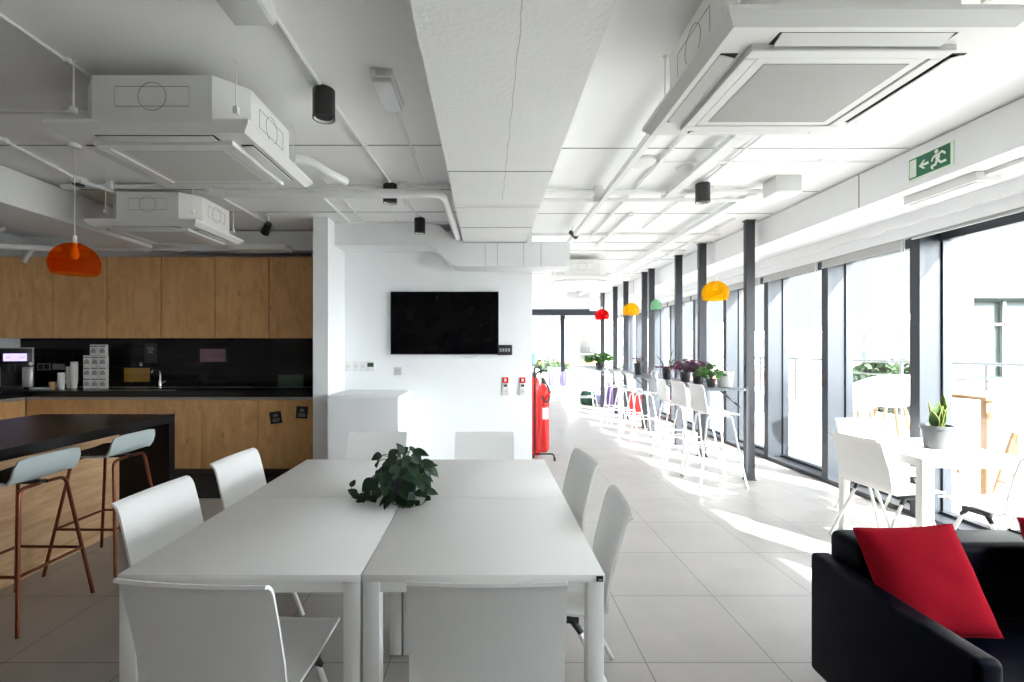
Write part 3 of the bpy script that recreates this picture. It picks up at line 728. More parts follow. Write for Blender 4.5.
# coffee machine
t = thing('coffee_machine', 'black and silver coffee machine with a lit lilac screen on the worktop', 'coffee machine', (-5.78, 5.75, .983), R(40))
MB().rbox(-.2, .2, -.02, .03, .02, .50, .012).build('machine_body', 'black_plastic', t)
MB().rbox(-.2, .2, -.20, -.02, .30, .50, .012).build('upper_housing', 'black_plastic', t)
MB().rbox(-.2, -.09, -.19, -.015, .03, .27, .006).build('side_panel', 'alu', t)
MB().rbox(.105, .2, -.19, -.015, .03, .27, .006).build('side_panel', 'alu', t)
MB().rbox(-.09, .105, -.19, .02, .0, .04, .004).build('drip_tray', 'black_plastic', t)
MB().rbox(-.203, .203, -.203, .03, .495, .506, .003).rbox(.196, .206, -.203, -.19, .30, .50, .003).build('trim', 'alu', t)
sc_ = MB().rbox(-.065, .165, -.212, -.199, .33, .45, .004).build('screen_bezel', 'black_plastic', t)
MB().box(-.05, .15, -.2135, -.2115, .345, .435).build('screen', 'screen', sc_, smooth=0)
q = MB(); q.box(-.03, .005, -.2145, -.2136, .385, .39).box(.08, .13, -.2145, -.2136, .385, .39).build('screen_icon', 'violet', sc_, smooth=0)
MB().cyl((-.02, -.11, .30), (-.02, -.11, .22), .025, .018, n=16).cyl((.03, -.11, .30), (.03, -.11, .22), .018, .014, n=16).build('spout', 'black_plastic', t)
MB().cyl((.182, -.205, .31), (.182, -.195, .31), .022, n=20).build('dial', 'chrome', t)
# dish and bowl
t = tag(MB().lathe([(.0001, .004), (.07, .004), (.105, .018), (.11, .022), (.105, .014), (.07, 0), (.0001, 0)], n=36).build('plate', 'pot_white'), 'flat white plate on the worktop beside the coffee machine', 'plate'); t.location = (-5.37, 5.70, .984)
t = tag(MB().lathe([(.025, 0), (.028, .006), (.05, .03), (.058, .06), (.055, .06), (.045, .03), (.0001, .01)], n=28).build('bowl', 'pot_white'), 'small white bowl behind the plate on the worktop', 'bowl'); t.location = (-5.41, 5.92, .984)
# paper cups
def cup_mesh(mat, h=.088):
    c = thing('paper_cup', '', 'cup')
    MB().lathe([(.0001, .004), (.024, .004), (.024, 0), (.026, 0), (.0365, h-.003), (.0345, h-.003), (.0245, .006)], n=24, cap=False).build('cup_wall', mat, c)
    MB().lathe([(.0355, h-.004), (.0385, h-.004), (.0395, h-.001), (.0385, h+.002), (.0355, h), (.0355, h-.004)], n=24, cap=False).build('rolled_rim', mat, c)
    return c
cup = cup_mesh('paper'); cup['label'] = 'paper cup nested in the tallest stack beside the capsule boxes'; cup['group'] = 'paper cups in the tall stack'
cup.location = (-5.115, 5.86, .984)
for k in range(1, 17): dup(cup, (-5.115, 5.86, .984+k*.0150))
for k in range(13): dup(cup, (-5.205, 5.90, .984+k*.0150), 0, 'paper cup nested in the middle stack between plate and tall stack', 'paper cups in the middle stack')
for k in range(8): dup(cup, (-5.275, 5.86, .984+k*.0150), 0, 'paper cup nested in the lower stack next to the plate', 'paper cups in the low stack')
c2 = dup(cup, (-5.165, 5.74, .984), 0, 'single white paper cup standing in front of the tall cup stack'); del c2['group']
c3 = cup_mesh('kraft'); c3.location = (-5.27, 5.74, .984); c3['label'] = 'single brown paper cup standing in front of the cup stacks'
# capsule boxes: three by three with two on top
rn = ['bottom', 'middle', 'top']; cn = ['left', 'centre', 'right']
cb = None
def capbox():
    c = thing('coffee_box', '', 'box')
    MB().rbox(-.044, .044, -.045, .0, 0, .134, .002, 1).build('carton', 'paper', c)
    q = MB(); q.prism([(-.030, .030), (.030, .030), (.034, .055), (.020, .080), (0, .090), (-.022, .078), (-.034, .054)], -.0465, -.0448, 'xzy'); q.build('printed_picture', 'grey_plastic', c, smooth=0)
    q = MB(); q.box(-.04, .04, -.0462, -.0448, .106, .118); q.build('printed_band', 'tile_pink', c, smooth=0)
    return c
cb = capbox(); first = True
for r in range(3):
    for c in range(3):
        lab = 'white coffee box with dark picture, %s row of the stack, %s column' % (rn[r], cn[c]); loc = (-4.955+c*.097, 5.90, .984+r*.1365)
        if first: cb.location = loc; cb['label'] = lab; cb['group'] = 'coffee boxes stacked three by three'; first = False
        else: dup(cb, loc, 0, lab, 'coffee boxes stacked three by three')
for c in range(2):
    dup(cb, (-4.89+c*.108, 5.92, .984+3*.1365), 0, 'white coffee box lying loose on top of the box stack, %s one' % ('left' if c == 0 else 'right'), 'coffee boxes on top of the stack')

# island with waterfall end
t = thing('kitchen_island', 'black topped kitchen island with birch side and waterfall end', 'kitchen island', (-3.1, 2.4, 0))
MB().rbox(-.56, .54, -3.2, 1.48, .872, .935, .002, 1).build('island_top', 'black_lam', t)
MB().rbox(-.56, .54, 1.41, 1.48, 0, .872, .002, 1).build('waterfall_end', 'black_lam', t)
MB().box(-.52, .12, -3.15, 1.41, 0.0, .872).build('carcass', 'plinth', t, smooth=0)
MB().rbox(.12, .14, -3.16, 1.409, 0.0, .870, .001, 1).build('side_panel', 'birch_panel', t)
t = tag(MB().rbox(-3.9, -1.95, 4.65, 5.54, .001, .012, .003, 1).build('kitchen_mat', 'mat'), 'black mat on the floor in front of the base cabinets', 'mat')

# copper stools with low sage shells
def copper_stool(label, x, y, rz):
    t = thing('counter_stool', label, 'stool', (x, y, 0), rz, 'copper legged stools at the island')
    # shell: seat faces -X, low back at +X
    prof = [(-.20, .735), (-.19, .752), (-.14, .758), (-.04, .752), (.06, .750), (.12, .755), (.165, .775), (.188, .810), (.200, .855), (.208, .895)]
    rows = []
    for i, (px, pz) in enumerate(prof):
        hw = .195 if i > 1 else (.175, .19)[i]
        if i == len(prof)-1: hw = .178
        rows.append([(px+(.0 if i < 6 else -.0)+.018*(abs(s)**3)*(0 if i < 6 else -1.0), s*hw, pz+(.012*abs(s)**3 if i < 6 else -.012*abs(s)**4)) for s in [k/6-1 for k in range(13)]])
    MB().sheet(rows, .012).build('seat_shell', ['sage'], t)
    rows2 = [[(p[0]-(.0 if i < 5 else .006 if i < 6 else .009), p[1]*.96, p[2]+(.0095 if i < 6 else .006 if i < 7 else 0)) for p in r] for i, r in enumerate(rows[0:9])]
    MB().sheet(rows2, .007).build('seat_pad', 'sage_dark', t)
    legs = {}
    for sx in (-1, 1):
        for sy in (-1, 1):
            top = Vector((sx*.14+.01, sy*.135, .725)); bot = Vector((sx*.235, sy*.225, .0))
            legs[sx, sy] = (top, bot)
            inn = Vector((sx*.14+.01, sy*.02, .728))
            MB().tube(fillet([inn, top, bot], .045, 6), .0098, 10).build('leg', 'copper', t)
    def at(k, z):
        a, b = legs[k]; f = (a.z-z)/(a.z-b.z); return a+(b-a)*f
    for k1, k2, z in (((1, -1), (1, 1), .29), ((-1, -1), (-1, 1), .29), ((1, -1), (-1, -1), .29), ((1, 1), (-1, 1), .29)):
        MB().cyl(at(k1, z), at(k2, z), .0085, n=10).build('footrest_bar', 'copper', t)
    MB().box(-.13, .15, -.02, .02, .722, .742).build('seat_mount', 'black_plastic', t, smooth=0)
    return t
st1 = copper_stool('copper legged stool with grey green shell, the nearer of the two at the island', -2.61, 2.625, R(-1))
st2 = dup(st1, (-2.62, 3.27, 0), R(-1), 'copper legged stool with grey green shell, the farther one by the island end')

# ------------------------------------------------------------------ pendants
def pendant(label, x, y, zb, rad, mat, squat=.80):
    t = thing('pendant_lamp', label, 'pendant lamp', (x, y, zb), 0, 'coloured dome pendant lamps')
    pr = []; hh = rad*2*squat*.98
    N = 14; a0 = -.50
    for i in range(N+1):
        a = a0+(PI/2-.06-a0)*i/N; pr.append((rad*math.cos(a), rad*squat*1.25*(math.sin(a)-math.sin(a0))))
    top = pr[-1][1]
    inner = [(max(.001, r-.004), z-.003) for r, z in reversed(pr)]
    MB().lathe(pr+inner+[pr[0]], n=44, cap=False).build('lamp_shade', mat, t)
    MB().cyl((0, 0, top-.012), (0, 0, top+.05), .018, .012, n=16).build('lamp_holder', 'white_metal', t)
    MB().lathe([(.0001, top-.12), (.018, top-.112), (.028, top-.085), (.024, top-.055), (.014, top-.03), (.013, top-.01)], n=20).build('bulb', 'bulb', t)
    MB().cyl((0, 0, top+.05), (0, 0, CEIL-zb), .0022, n=6).build('cord', 'white_metal', t)
    MB().lathe([(.035, CEIL-zb-.03), (.04, CEIL-zb-.02), (.04, CEIL-zb)], n=20).build('ceiling_rose', 'white_metal', t)
    return t
pendant('orange dome pendant lamp hanging over the kitchen island', -2.92, 3.35, 2.00, .148, 'orange')
pendant('yellow dome pendant lamp hanging nearest over the bar table', 2.76, 5.72, 2.065, .156, 'yellow')
pendant('yellow dome pendant lamp farther down the bar table, between black posts', 2.83, 9.3, 2.15, .16, 'yellow')
pendant('red dome pendant lamp at the far end of the bar tables', 2.65, 10.9, 2.17, .16, 'red_ac')
pendant('small pale green pendant lamp behind the black posts', 2.66, 7.45, 2.10, .085, 'green_ac', 1.0)

# ------------------------------------------------------------------ dining tables
def table(label, x, y, w, d, group, h=.74):
    t = thing('table', label, 'table', (x, y, 0), 0, group)
    a, b = w/2, d/2
    MB().rbox(-a+.0015, a-.0015, -b+.0015, b-.0015, h-.024, h, .0025, 2).build('tabletop', 'table', t)
    q = MB(); e = .012
    q.box(-a+.05, a-.05, -b+e, -b+e+.02, h-.062, h-.024).box(-a+.05, a-.05, b-e-.02, b-e, h-.062, h-.024)
    q.box(-a+e, -a+e+.02, -b+.05, b-.05, h-.062, h-.024).box(a-e-.02, a-e, -b+.05, b-.05, h-.062, h-.024)
    q.build('apron', 'white_metal', t, smooth=0)
    for sx in (-1, 1):
        for sy in (-1, 1):
            MB().rbox(sx*(a-.031)-.027, sx*(a-.031)+.027, sy*(b-.033)-.027, sy*(b-.033)+.027, .004, h-.024, .003, 2).build('leg', 'white_metal', t)
            MB().cyl((sx*(a-.031), sy*(b-.033), 0), (sx*(a-.031), sy*(b-.033), .006), .018, n=14).build('foot_pad', 'grey_plastic', t)
    return t
W_, D_ = .783, .80
g = 'white dining tables pushed together'
tb = table('white square dining table nearest on the kitchen side', -1.187+W_/2, 1.514+D_/2, W_, D_, g)
t2 = dup(tb, (-.385+W_/2-.018, 1.514+D_/2, 0), 0, 'white square dining table nearest on the window side, black badge on its corner', g)
dup(tb, (-1.187+W_/2, 1.516+D_*1.5, 0), 0, 'white square dining table on the kitchen side, closer to the television', g)
dup(tb, (-.385+W_/2-.018, 1.516+D_*1.5, 0), 0, 'white square dining table on the window side, closer to the television', g)
q = MB().rbox(W_/2-.03, W_/2-.008, -D_/2-.002, -D_/2+.002, .719, .737, .001, 1).build('corner_badge', 'black_plastic', t2); 
MB().box(W_/2-.024, W_/2-.012, -D_/2-.003, -D_/2-.002, .724, .727).build('badge_mark', 'mark', q, smooth=0)

# ------------------------------------------------------------------ white shell chair (faces +Y)
def shell_chair(label, x, y, rz, group):
    t = thing('shell_chair', label, 'chair', (x, y, 0), rz, group)
    prof = [(.235, .425), (.225, .440), (.19, .448), (.10, .446), (.0, .438), (-.10, .434), (-.155, .440), (-.188, .462), (-.200, .50), (-.208, .56), (-.224, .63), (-.241, .70), (-.254, .75), (-.263, .782), (-.273, .804), (-.286, .817), (-.299, .821)]
    hw = [.205, .218, .224, .229, .231, .231, .230, .229, .228, .227, .226, .226, .225, .225, .224, .223, .220]
    S = [k/7-1 for k in range(15)]; rows = []
    for i, (py, pz) in enumerate(prof):
        dish = .010 if i < 6 else 0.0; back = -.012 if i >= 8 else 0.0
        row = []
        for s in S:
            row.append((s*hw[i], py-back*(abs(s)**2.2)*1.0+(0 if i < 8 else 0), pz+dish*abs(s)**2.5))
        rows.append(row)
    MB().sheet(rows, .010).build('seat_shell', 'plastic', t, smooth=50)
    for sx in (-1, 1):
        hub = Vector((sx*.195, -.02, .415))
        f0 = Vector((sx*.195, .06, .415)); f1 = Vector((sx*.222, .245, .0)); r0 = Vector((sx*.195, -.06, .415)); r1 = Vector((sx*.222, -.275, .0))
        MB().tube(fillet([f0-Vector((0, .05, 0)), f0, f1], .03, 4), .0115, 10).build('leg', 'white_metal', t)
        MB().tube(fillet([r0+Vector((0, .05, 0)), r0, r1], .03, 4), .0115, 10).build('leg', 'white_metal', t)
        br = MB().rbox(sx*.195-.016, sx*.195+.016, -.085, .085, .398, .428, .008)
        br.tube([(sx*.196, .06, .408), (sx*.201, .09, .365)], [.016, .0135], 10).tube([(sx*.196, -.06, .408), (sx*.201, -.092, .365)], [.016, .0135], 10)
        br.build('leg_bracket', 'black_plastic', t)
    MB().rbox(-.2, .2, -.05, .05, .412, .428, .004).build('cross_frame', 'black_plastic', t)
    return t
gr = 'white shell chairs around the dining tables'
ch = shell_chair('white shell chair with its back to the viewer, on the kitchen side', -.79, 1.575, R(-5), gr)
dup(ch, (0.0, 1.58, 0), 0, 'white shell chair with its back to the viewer, in the middle of the view', gr)
dup(ch, (-1.252, 2.155, 0), R(-94), 'white shell chair at the kitchen side of the tables, the nearer of two', gr)
dup(ch, (-1.247, 2.84, 0), R(-93), 'white shell chair at the kitchen side of the tables, the farther of two', gr)
dup(ch, (.294, 2.045, 0), R(84), 'white shell chair at the window side of the tables, the nearer of two', gr)
dup(ch, (.322, 2.82, 0), R(95.5), 'white shell chair at the window side of the tables, the farther of two', gr)
dup(ch, (-.02, 3.38, 0), R(180), 'white shell chair facing the viewer below the television', gr)
dup(ch, (-.84, 3.38, 0), R(180), 'white shell chair facing the viewer in front of the white cabinet, behind the plant', gr)

# ------------------------------------------------------------------ plant on the dining table
def leaf(mb, base, d, up, L, W, heart=True, fold=.18, droop=.25):
    d = Vector(d).normalized(); up = Vector(up); s = d.cross(up)
    if s.length < 1e-4: s = d.orthogonal()
    s.normalize(); n = s.cross(d).normalized(); base = Vector(base)
    pr = [(-.10, .0), (0, .55), (.15, .92), (.35, 1.0), (.6, .80), (.82, .42), (1.0, .02)] if heart else [(0, .08), (.2, .6), (.45, 1.0), (.7, .8), (.88, .4), (1.0, .02)]
    vs = []; fs = []
    for i, (a, w) in enumerate(pr):
        c = base+d*(a if i or not heart else 0)*L-n*droop*L*max(0, a)**2
        e = base+d*a*L-n*droop*L*max(0, a)**2
        vs += [e-s*w*W/2+n*fold*w*W/2, c, e+s*w*W/2+n*fold*w*W/2]
    for i in range(len(pr)-1):
        o = i*3; fs += [(o, o+1, o+4, o+3), (o+1, o+2, o+5, o+4)]
    mb.add(vs, fs)
t = thing('potted_pothos', 'dark leaved trailing plant in a navy pot on the dining tables', 'plant', (-.405, 2.29, .74))
MB().lathe([(.0001, .004), (.055, .0), (.058, .004), (.072, .11), (.075, .125), (.069, .125), (.067, .105)], n=36).build('pot', 'pot_navy', t)
MB().lathe([(.0001, .108), (.04, .112), (.066, .106)], n=24, cap=False).build('soil', 'soil', t)
fo = MB(); stx = MB(); rnd = random.Random(11)
for k in range(135):
    a = rnd.uniform(0, 2*PI); rr = rnd.uniform(.02, .15); h = .10+rnd.uniform(.02, .155)*(1-(rr/.19)**2)
    if rnd.random() < .36: h = rnd.uniform(.02, .12); rr = rnd.uniform(.085, .155)
    p0 = Vector((.02*math.cos(a), .02*math.sin(a), .11)); p = Vector((rr*math.cos(a)-.012, rr*math.sin(a)*.9, h))
    mid = (p0+p)/2+Vector((0, 0, .05))
    stx.tube(bez(p0, mid, mid, p, 5), .0018, 5)
    dz = rnd.uniform(-1.5, .1); d = Vector((math.cos(a+rnd.uniform(-.7, .7)), math.sin(a+rnd.uniform(-.7, .7)), dz))
    leaf(fo, p, d, (rnd.uniform(-.4, .4), rnd.uniform(-.4, .4)-.3, 1), rnd.uniform(.048, .072), rnd.uniform(.038, .054), fold=rnd.uniform(-.1, .3))
for (x, y, z, d, L) in ((.055, -.02, .235, (.9, -.2, -.1), .075), (.005, -.02, .225, (-.35, -.2, .7), .06), (.10, -.05, .12, (.6, -.4, -.6), .07), (.075, -.1, .06, (.7, -.4, .0), .065)):
    leaf(fo, (x, y, z), d, (0, -.6, .8), L, L*.62); stx.tube(bez((0, 0, .12), (x*.3, y*.3, z+.02), (x*.8, y, z+.01), (x, y, z), 5), .0018, 5)
for path in ([(-.05, -.02, .13), (-.10, -.06, .08), (-.13, -.075, .012), (-.19, -.06, .010), (-.22, -.02, .02), (-.255, .01, .05)],
             [(.06, -.02, .12), (.11, -.04, .13), (.14, -.06, .08), (.12, -.11, .010), (.07, -.15, .010), (.02, -.17, .010)],
             [(-.03, -.06, .11), (-.05, -.10, .03), (-.02, -.125, .010), (.03, -.13, .008), (.06, -.16, .008)],
             [(-.06, .0, .12), (-.13, -.02, .05), (-.17, -.04, .012), (-.21, -.05, .012), (-.24, -.04, .02)]):
    pp = fillet(path, .04, 4); stx.tube(pp, .0018, 5)
    for i in range(6, len(pp), 3):
        p = pp[i]; dd = (pp[min(i+1, len(pp)-1)]-pp[i-1]).normalized(); sd = Vector((-dd.y, dd.x, .0))*rnd.choice((-1, 1))
        leaf(fo, p+Vector((0, 0, .006)), dd*.5+sd+Vector((0, 0, .45)), (0, -.9, .6), rnd.uniform(.034, .05), rnd.uniform(.028, .038), droop=.1)
fo.build('foliage', 'leaf', t, smooth=60); stx.build('vine_stems', 'stem', t)

# ------------------------------------------------------------------ television wall
t = thing('television', 'large black flat television on the white wall', 'television', (-.515, TY-.03, 1.405))
MB().rbox(-.657, .657, -.028, .012, 0, .765, .004).build('tv_body', 'black_plastic', t)
MB().box(-.648, .648, -.0295, -.027, .012, .756).build('screen', 'tv', t, smooth=0)
MB().rbox(-.25, .25, .012, .03, .25, .55, .003, 1).build('wall_bracket', 'black_plastic', t)
MB().tube(bez((.18, .01, .01), (.22, .01, -.05), (.34, .01, -.05), (.42, .01, .0), 8), .003, 6).build('cable_loop', 'lgrey_plastic', t)
t = thing('media_box', 'small black box with ports at the lower corner of the television', 'media box', (.215, TY-.02, 1.46))
MB().rbox(-.09, .092, -.012, .02, -.062, .062, .003).build('box_body', 'black_plastic', t)
q = MB()
for k in range(4): q.rbox(-.06+k*.034, -.036+k*.034, -.015, -.01, -.02, .02, .001, 1)
q.build('port', 'grey_plastic', t)
for i, (u0, u1) in enumerate(((345, 352), (353, 360), (361, 366))):
    x = ((u0+u1)/2-487)*5.8/473
    t = thing('light_switch', ['white wall switch at the outer end of the row, next to the partition', 'white wall switch in the middle of the row of three', 'white wall switch directly beside the thermostat'][i], 'switch', (x, TY, 1.26), 0, 'white switches on the television wall')
    MB().rbox(-.042, .042, -.009, .001, -.062, .062, .003).build('plate', 'plastic', t)
    MB().rbox(-.016, .016, -.014, -.008, -.012, .014, .002).build('rocker', 'lgrey_plastic', t)
t = thing('thermostat', 'white thermostat with green grey display beside the switches', 'thermostat', (-1.425, TY, 1.265))
MB().rbox(-.06, .06, -.018, .001, -.065, .065, .004).build('housing', 'plastic', t)
MB().rbox(-.038, .038, -.02, -.017, -.012, .04, .002, 1).build('display', 'tile_green', t)
t = thing('wall_socket', 'pale grey blank socket plate on the wall under the television edge', 'socket', (-1.09, TY, 1.20))
MB().rbox(-.048, .048, -.009, .001, -.048, .048, .003).build('plate', 'lgrey_plastic', t)
MB().rbox(-.03, .03, -.011, -.008, -.03, .03, .002, 1).build('insert', 'cool_grey', t)
for i, x in enumerate((.225, .435)):
    t = thing('fire_call_point', ['fire alarm call point with red top, on the television side', 'fire alarm call point with red top, at the wall edge'][i], 'alarm', (x, TY, 1.02), 0, 'fire call points')
    MB().rbox(-.04, .04, -.02, .001, -.115, .03, .004).build('housing', 'pot_white', t)
    MB().rbox(-.036, .036, -.012, .001, .035, .105, .003).build('red_label', 'red_enamel', t)
    MB().rbox(-.02, .02, -.023, -.019, -.01, .02, .002, 1).build('button', 'tile_green', t)
    q = MB()
    for k in range(3): q.box(-.025, .025, -.0212, -.0195, -.05-k*.02, -.044-k*.02)
    q.build('printed_line', 'grey_plastic', t, smooth=0); MB().box(-.014, .014, -.0135, -.0118, .055, .09).build('flame_mark', 'mark', t, smooth=0)
t = thing('storage_cabinet', 'low white storage cabinet against the television wall', 'cabinet', (-1.30, 5.37, 0))
MB().rbox(-.372, .372, -.40, .42, .04, .972, .003).build('cabinet_body', 'cab_white', t)
MB().rbox(-.368, -.002, -.418, -.401, .05, .955, .002, 1).build('door', 'cab_white', t)
MB().rbox(.002, .368, -.418, -.401, .05, .955, .002, 1).build('door', 'cab_white', t)
MB().box(-.36, .36, -.38, .40, 0, .04).build('plinth', 'lgrey_plastic', t, smooth=0)

# wheeled fire extinguisher
t = thing('fire_extinguisher', 'tall red wheeled fire extinguisher by the wall edge', 'fire extinguisher', (.745, 6.30, 0))
MB().lathe([(.0001, .10), (.05, .105), (.078, .13), (.085, .17), (.085, .86), (.075, .93), (.045, .975), (.03, .99), (.03, 1.02), (.0001, 1.02)], n=32).build('cylinder', 'red_enamel', t)
MB().prism([(.0865*math.cos(a), .0865*math.sin(a)) for a in [R(-100)+R(60)*k/8 for k in range(9)]]+[(.080*math.cos(a), .080*math.sin(a)) for a in [R(-40)-R(60)*k/8 for k in range(9)]], .55, .70, 'xyz').build('label', 'paper', t)
MB().cyl((0, 0, 1.01), (0, 0, 1.09), .03, .022, n=16).rbox(-.02, .02, -.09, .02, 1.06, 1.075, .003).build('valve', 'black_plastic', t)
MB().tube(bez((0, 0, 1.05), (.10, -.09, 1.0), (.09, -.11, .75), (.02, -.11, .78), 10)+[(-.03, -.1, .85)], .012, 8).build('hose', 'black_plastic', t)
MB().cyl((.02, -.1, .80), (.09, -.1, .92), .018, .010, n=12).build('nozzle', 'red_enamel', t)
MB().tube(fillet([(.14, -.09, .02), (.14, -.02, .08), (-.10, -.02, .08), (-.10, .09, .08), (-.10, .09, 1.12), (-.03, .09, 1.18), (.06, .09, 1.18)], .04), .011, 8).build('trolley_frame', 'black_plastic', t)
for x in (-.12, .14):
    MB().cyl((x-.012, -.09 if x > 0 else .09, .028), (x+.012, -.09 if x > 0 else .09, .028), .028, n=20).build('wheel', 'black_plastic', t)
t = thing('fire_extinguisher', 'red fire extinguisher half hidden behind the wall edge', 'fire extinguisher', (.665, 6.62, 0))
MB().lathe([(.07, 0), (.08, .02), (.08, .98), (.06, 1.05), (.03, 1.08), (.0001, 1.08)], n=28).build('cylinder', 'red_enamel', t)
MB().cyl((0, 0, 1.07), (0, 0, 1.14), .03, .025, n=14).tube(fillet([(0, 0, 1.12), (.0, 0, 1.22), (.09, 0, 1.22), (.09, 0, 1.12)], .03), .014, 8).build('valve', 'black_plastic', t)

# ------------------------------------------------------------------ bar along the windows
py = [5.33, 6.5, 7.3, 8.5, 8.87, 10.07, 10.9, 12.1]
pn = ['nearest the viewer, at the end of the bar table', 'second from the near end, behind the purple plants', 'third from the near end, beside the tall leaved pot', 'first of the close pair beyond the pale green pendant', 'second of the close pair beyond the pale green pendant', 'next to the farther yellow pendant', 'beside the red pendant', 'farthest down the room']
for y, nme in zip(py, pn):
    t = thing('steel_post', 'slim black steel post, '+nme, 'post', (2.955, y, 0), 0, 'black steel posts along the bar')
    MB().rbox(-.05, .05, -.03, .03, .008, CEIL-.006, .003, 1).build('post_shaft', 'post', t)
    MB().box(-.06, .06, -.045, .045, 0, .01).box(-.06, .06, -.045, .045, CEIL-.008, CEIL-.001).build('end_plate', 'post', t, smooth=0)
def bar(label, x0, x1, y0, y1, z=1.03, near_round=True):
    t = thing('bar_table', label, 'bar table', ((x0+x1)/2, (y0+y1)/2, 0), 0, 'dark bar tables along the windows')
    a, b = (x1-x0)/2, (y1-y0)/2; r = .16
    poly = [(a, -b), (a, b), (-a, b)]+[(-a+r-r*math.cos(q), -b+r-r*math.sin(q)) for q in [k*PI/2/8 for k in range(9)]]
    MB().prism(poly, z-.028, z, 'xyz').build('bar_top', 'bar_top', t)
    for y in (-b+.12, 0, b-.12):
        MB().tube([(a-.01, y, z-.22), (-a+.22, y, z-.03)], .011, 8).build('brace', 'post', t)
        MB().box(-a+.1, a, y-.02, y+.02, z-.036, z-.028).build('bracket', 'post', t, smooth=0)
    return t
bar('dark bar table nearest the viewer, carrying the purple plants', 2.45, 2.902, 5.30, 7.32)
bar('dark bar table in the middle of the window row', 2.45, 2.902, 7.42, 10.15)
bar('dark bar table farthest down the windows, under the red pendant', 2.45, 2.902, 10.25, 12.9)
# white bar stools (back at -X, facing +X)
def bar_stool(label, x, y, rz):
    t = thing('bar_stool', label, 'bar stool', (x, y, 0), rz, 'white bar stools along the windows')
    prof = [(.20, .755), (.19, .768), (.15, .772), (.05, .766), (-.06, .764), (-.12, .772), (-.155, .795), (-.17, .83), (-.18, .90), (-.19, .98), (-.20, 1.05), (-.212, 1.075), (-.23, 1.085)]
    rows = []
    for i, (px, pz) in enumerate(prof):
        hw = (.16, .18)[i] if i < 2 else .195 if i < 8 else .19-.004*(i-8)
        rows.append([(px+(.012*abs(s)**2 if i > 6 else 0), s*hw, pz+(.008*abs(s)**2 if i < 6 else 0)) for s in [k/5-1 for k in range(11)]])
    MB().sheet(rows, .011).build('seat_shell', 'plastic', t, smooth=50)
    lg = {}
    for sx in (-1, 1):
        for sy in (-1, 1):
            tp = Vector((sx*.13, sy*.13, .75)); bt = Vector((sx*.245, sy*.225, .012)); lg[sx, sy] = (tp, bt)
            l = MB().tube(fillet([Vector((sx*.02, sy*.12, .752)), tp, bt], .04, 4), .0105, 8).build('leg', 'white_metal', t)
            MB().cyl((bt.x, bt.y, 0), (bt.x, bt.y, .02), .0135, n=10).build('foot_cap', 'grey_plastic', l)
    def at(k, z):
        a, b = lg[k]; return a+(b-a)*((a.z-z)/(a.z-b.z))
    for k1, k2, z in (((1, -1), (1, 1), .33), ((-1, -1), (-1, 1), .40), ((1, -1), (-1, -1), .37), ((1, 1), (-1, 1), .37)):
        MB().cyl(at(k1, z), at(k2, z), .008, n=8).build('footrest_bar', 'white_metal', t)
    return t
b0 = bar_stool('white bar stool nearest the viewer at the bar table', 2.50, 5.22, 0)
for y, lab in ((5.74, 'white bar stool second along the nearest bar table'), (6.28, 'white bar stool third along the nearest bar table'), (7.68, 'white bar stool first at the middle bar table'),
               (8.40, 'white bar stool second at the middle bar table'), (9.15, 'white bar stool third at the middle bar table'), (11.0, 'white bar stool at the farthest bar table, beyond the dark green pouf')):
    dup(b0, (2.50 if y < 10 else 2.3, y, 0), R({5.74: 2, 6.28: -3, 8.4: 4}.get(y, 0)), lab)

# plants on the bar
def pot_plant(label, x, y, z, pr, ph, potmat, build):
    t = thing('potted_plant', label, 'plant', (x, y, z), 0, 'potted plants on the bar')
    MB().lathe([(.0001, .003), (pr*.72, 0), (pr*.75, .004), (pr*.98, ph*.93), (pr, ph), (pr*.92, ph), (pr*.88, ph*.85)], n=28).build('pot', potmat, t)
    MB().lathe([(.0001, ph*.86), (pr*.88, ph*.84)], n=20, cap=False).build('soil', 'soil', t)
    build(t, ph); return t
def bushy(mat, n, spread, hgt, L, seed, extra=None):
    def f(t, ph):
        rn_ = random.Random(seed); q = MB(); s = MB(); e = MB()
        for k in range(n):
            a = rn_.uniform(0, 2*PI); r_ = spread*math.sqrt(rn_.random()); h = ph+hgt*(.25+.75*rn_.random())*(1-.5*(r_/spread)**2)
            p = Vector((r_*math.cos(a), r_*math.sin(a), h)); s.tube(bez((0, 0, ph*.85), (p.x*.3, p.y*.3, ph+hgt*.4), p*.9+Vector((0, 0, .02)), p, 4), .0018, 4)
            tgt = e if (extra and rn_.random() < .22) else q
            leaf(tgt, p, (math.cos(a), math.sin(a), rn_.uniform(-.5, .5)), (rn_.uniform(-.3, .3), -.3, 1), L*rn_.uniform(.7, 1.2), L*.7, heart=False)
        q.build('foliage', mat, t, smooth=60); s.build('stems', 'stem', t)
        if extra and e.v: e.build('blossom', extra, t, smooth=60)
    return f
BZ = 1.03
pot_plant('green leafy plant in a dark pot at the near end of the bar', 2.59, 5.47, BZ, .055, .10, 'pot_dark', bushy('leaf_green', 110, .12, .19, .065, 3))
t = tag(MB().lathe([(.0001, .003), (.078, 0), (.08, .004), (.098, .165), (.10, .18), (.094, .18), (.075, .03), (.0001, .02)], n=36).build('planter', 'pot_white'), 'large empty looking white planter beside the near green plant', 'planter'); t.location = (2.79, 5.55, BZ)
pot_plant('purple leaved plant in a black pot next to the near green plant', 2.66, 5.96, BZ, .075, .14, 'pot_dark', bushy('leaf_purple', 130, .135, .17, .065, 4))
pot_plant('purple leaved plant in a black pot, second along the bar', 2.66, 6.35, BZ, .075, .14, 'pot_dark', bushy('leaf_purple', 130, .16, .18, .065, 5, 'leaf_pink'))
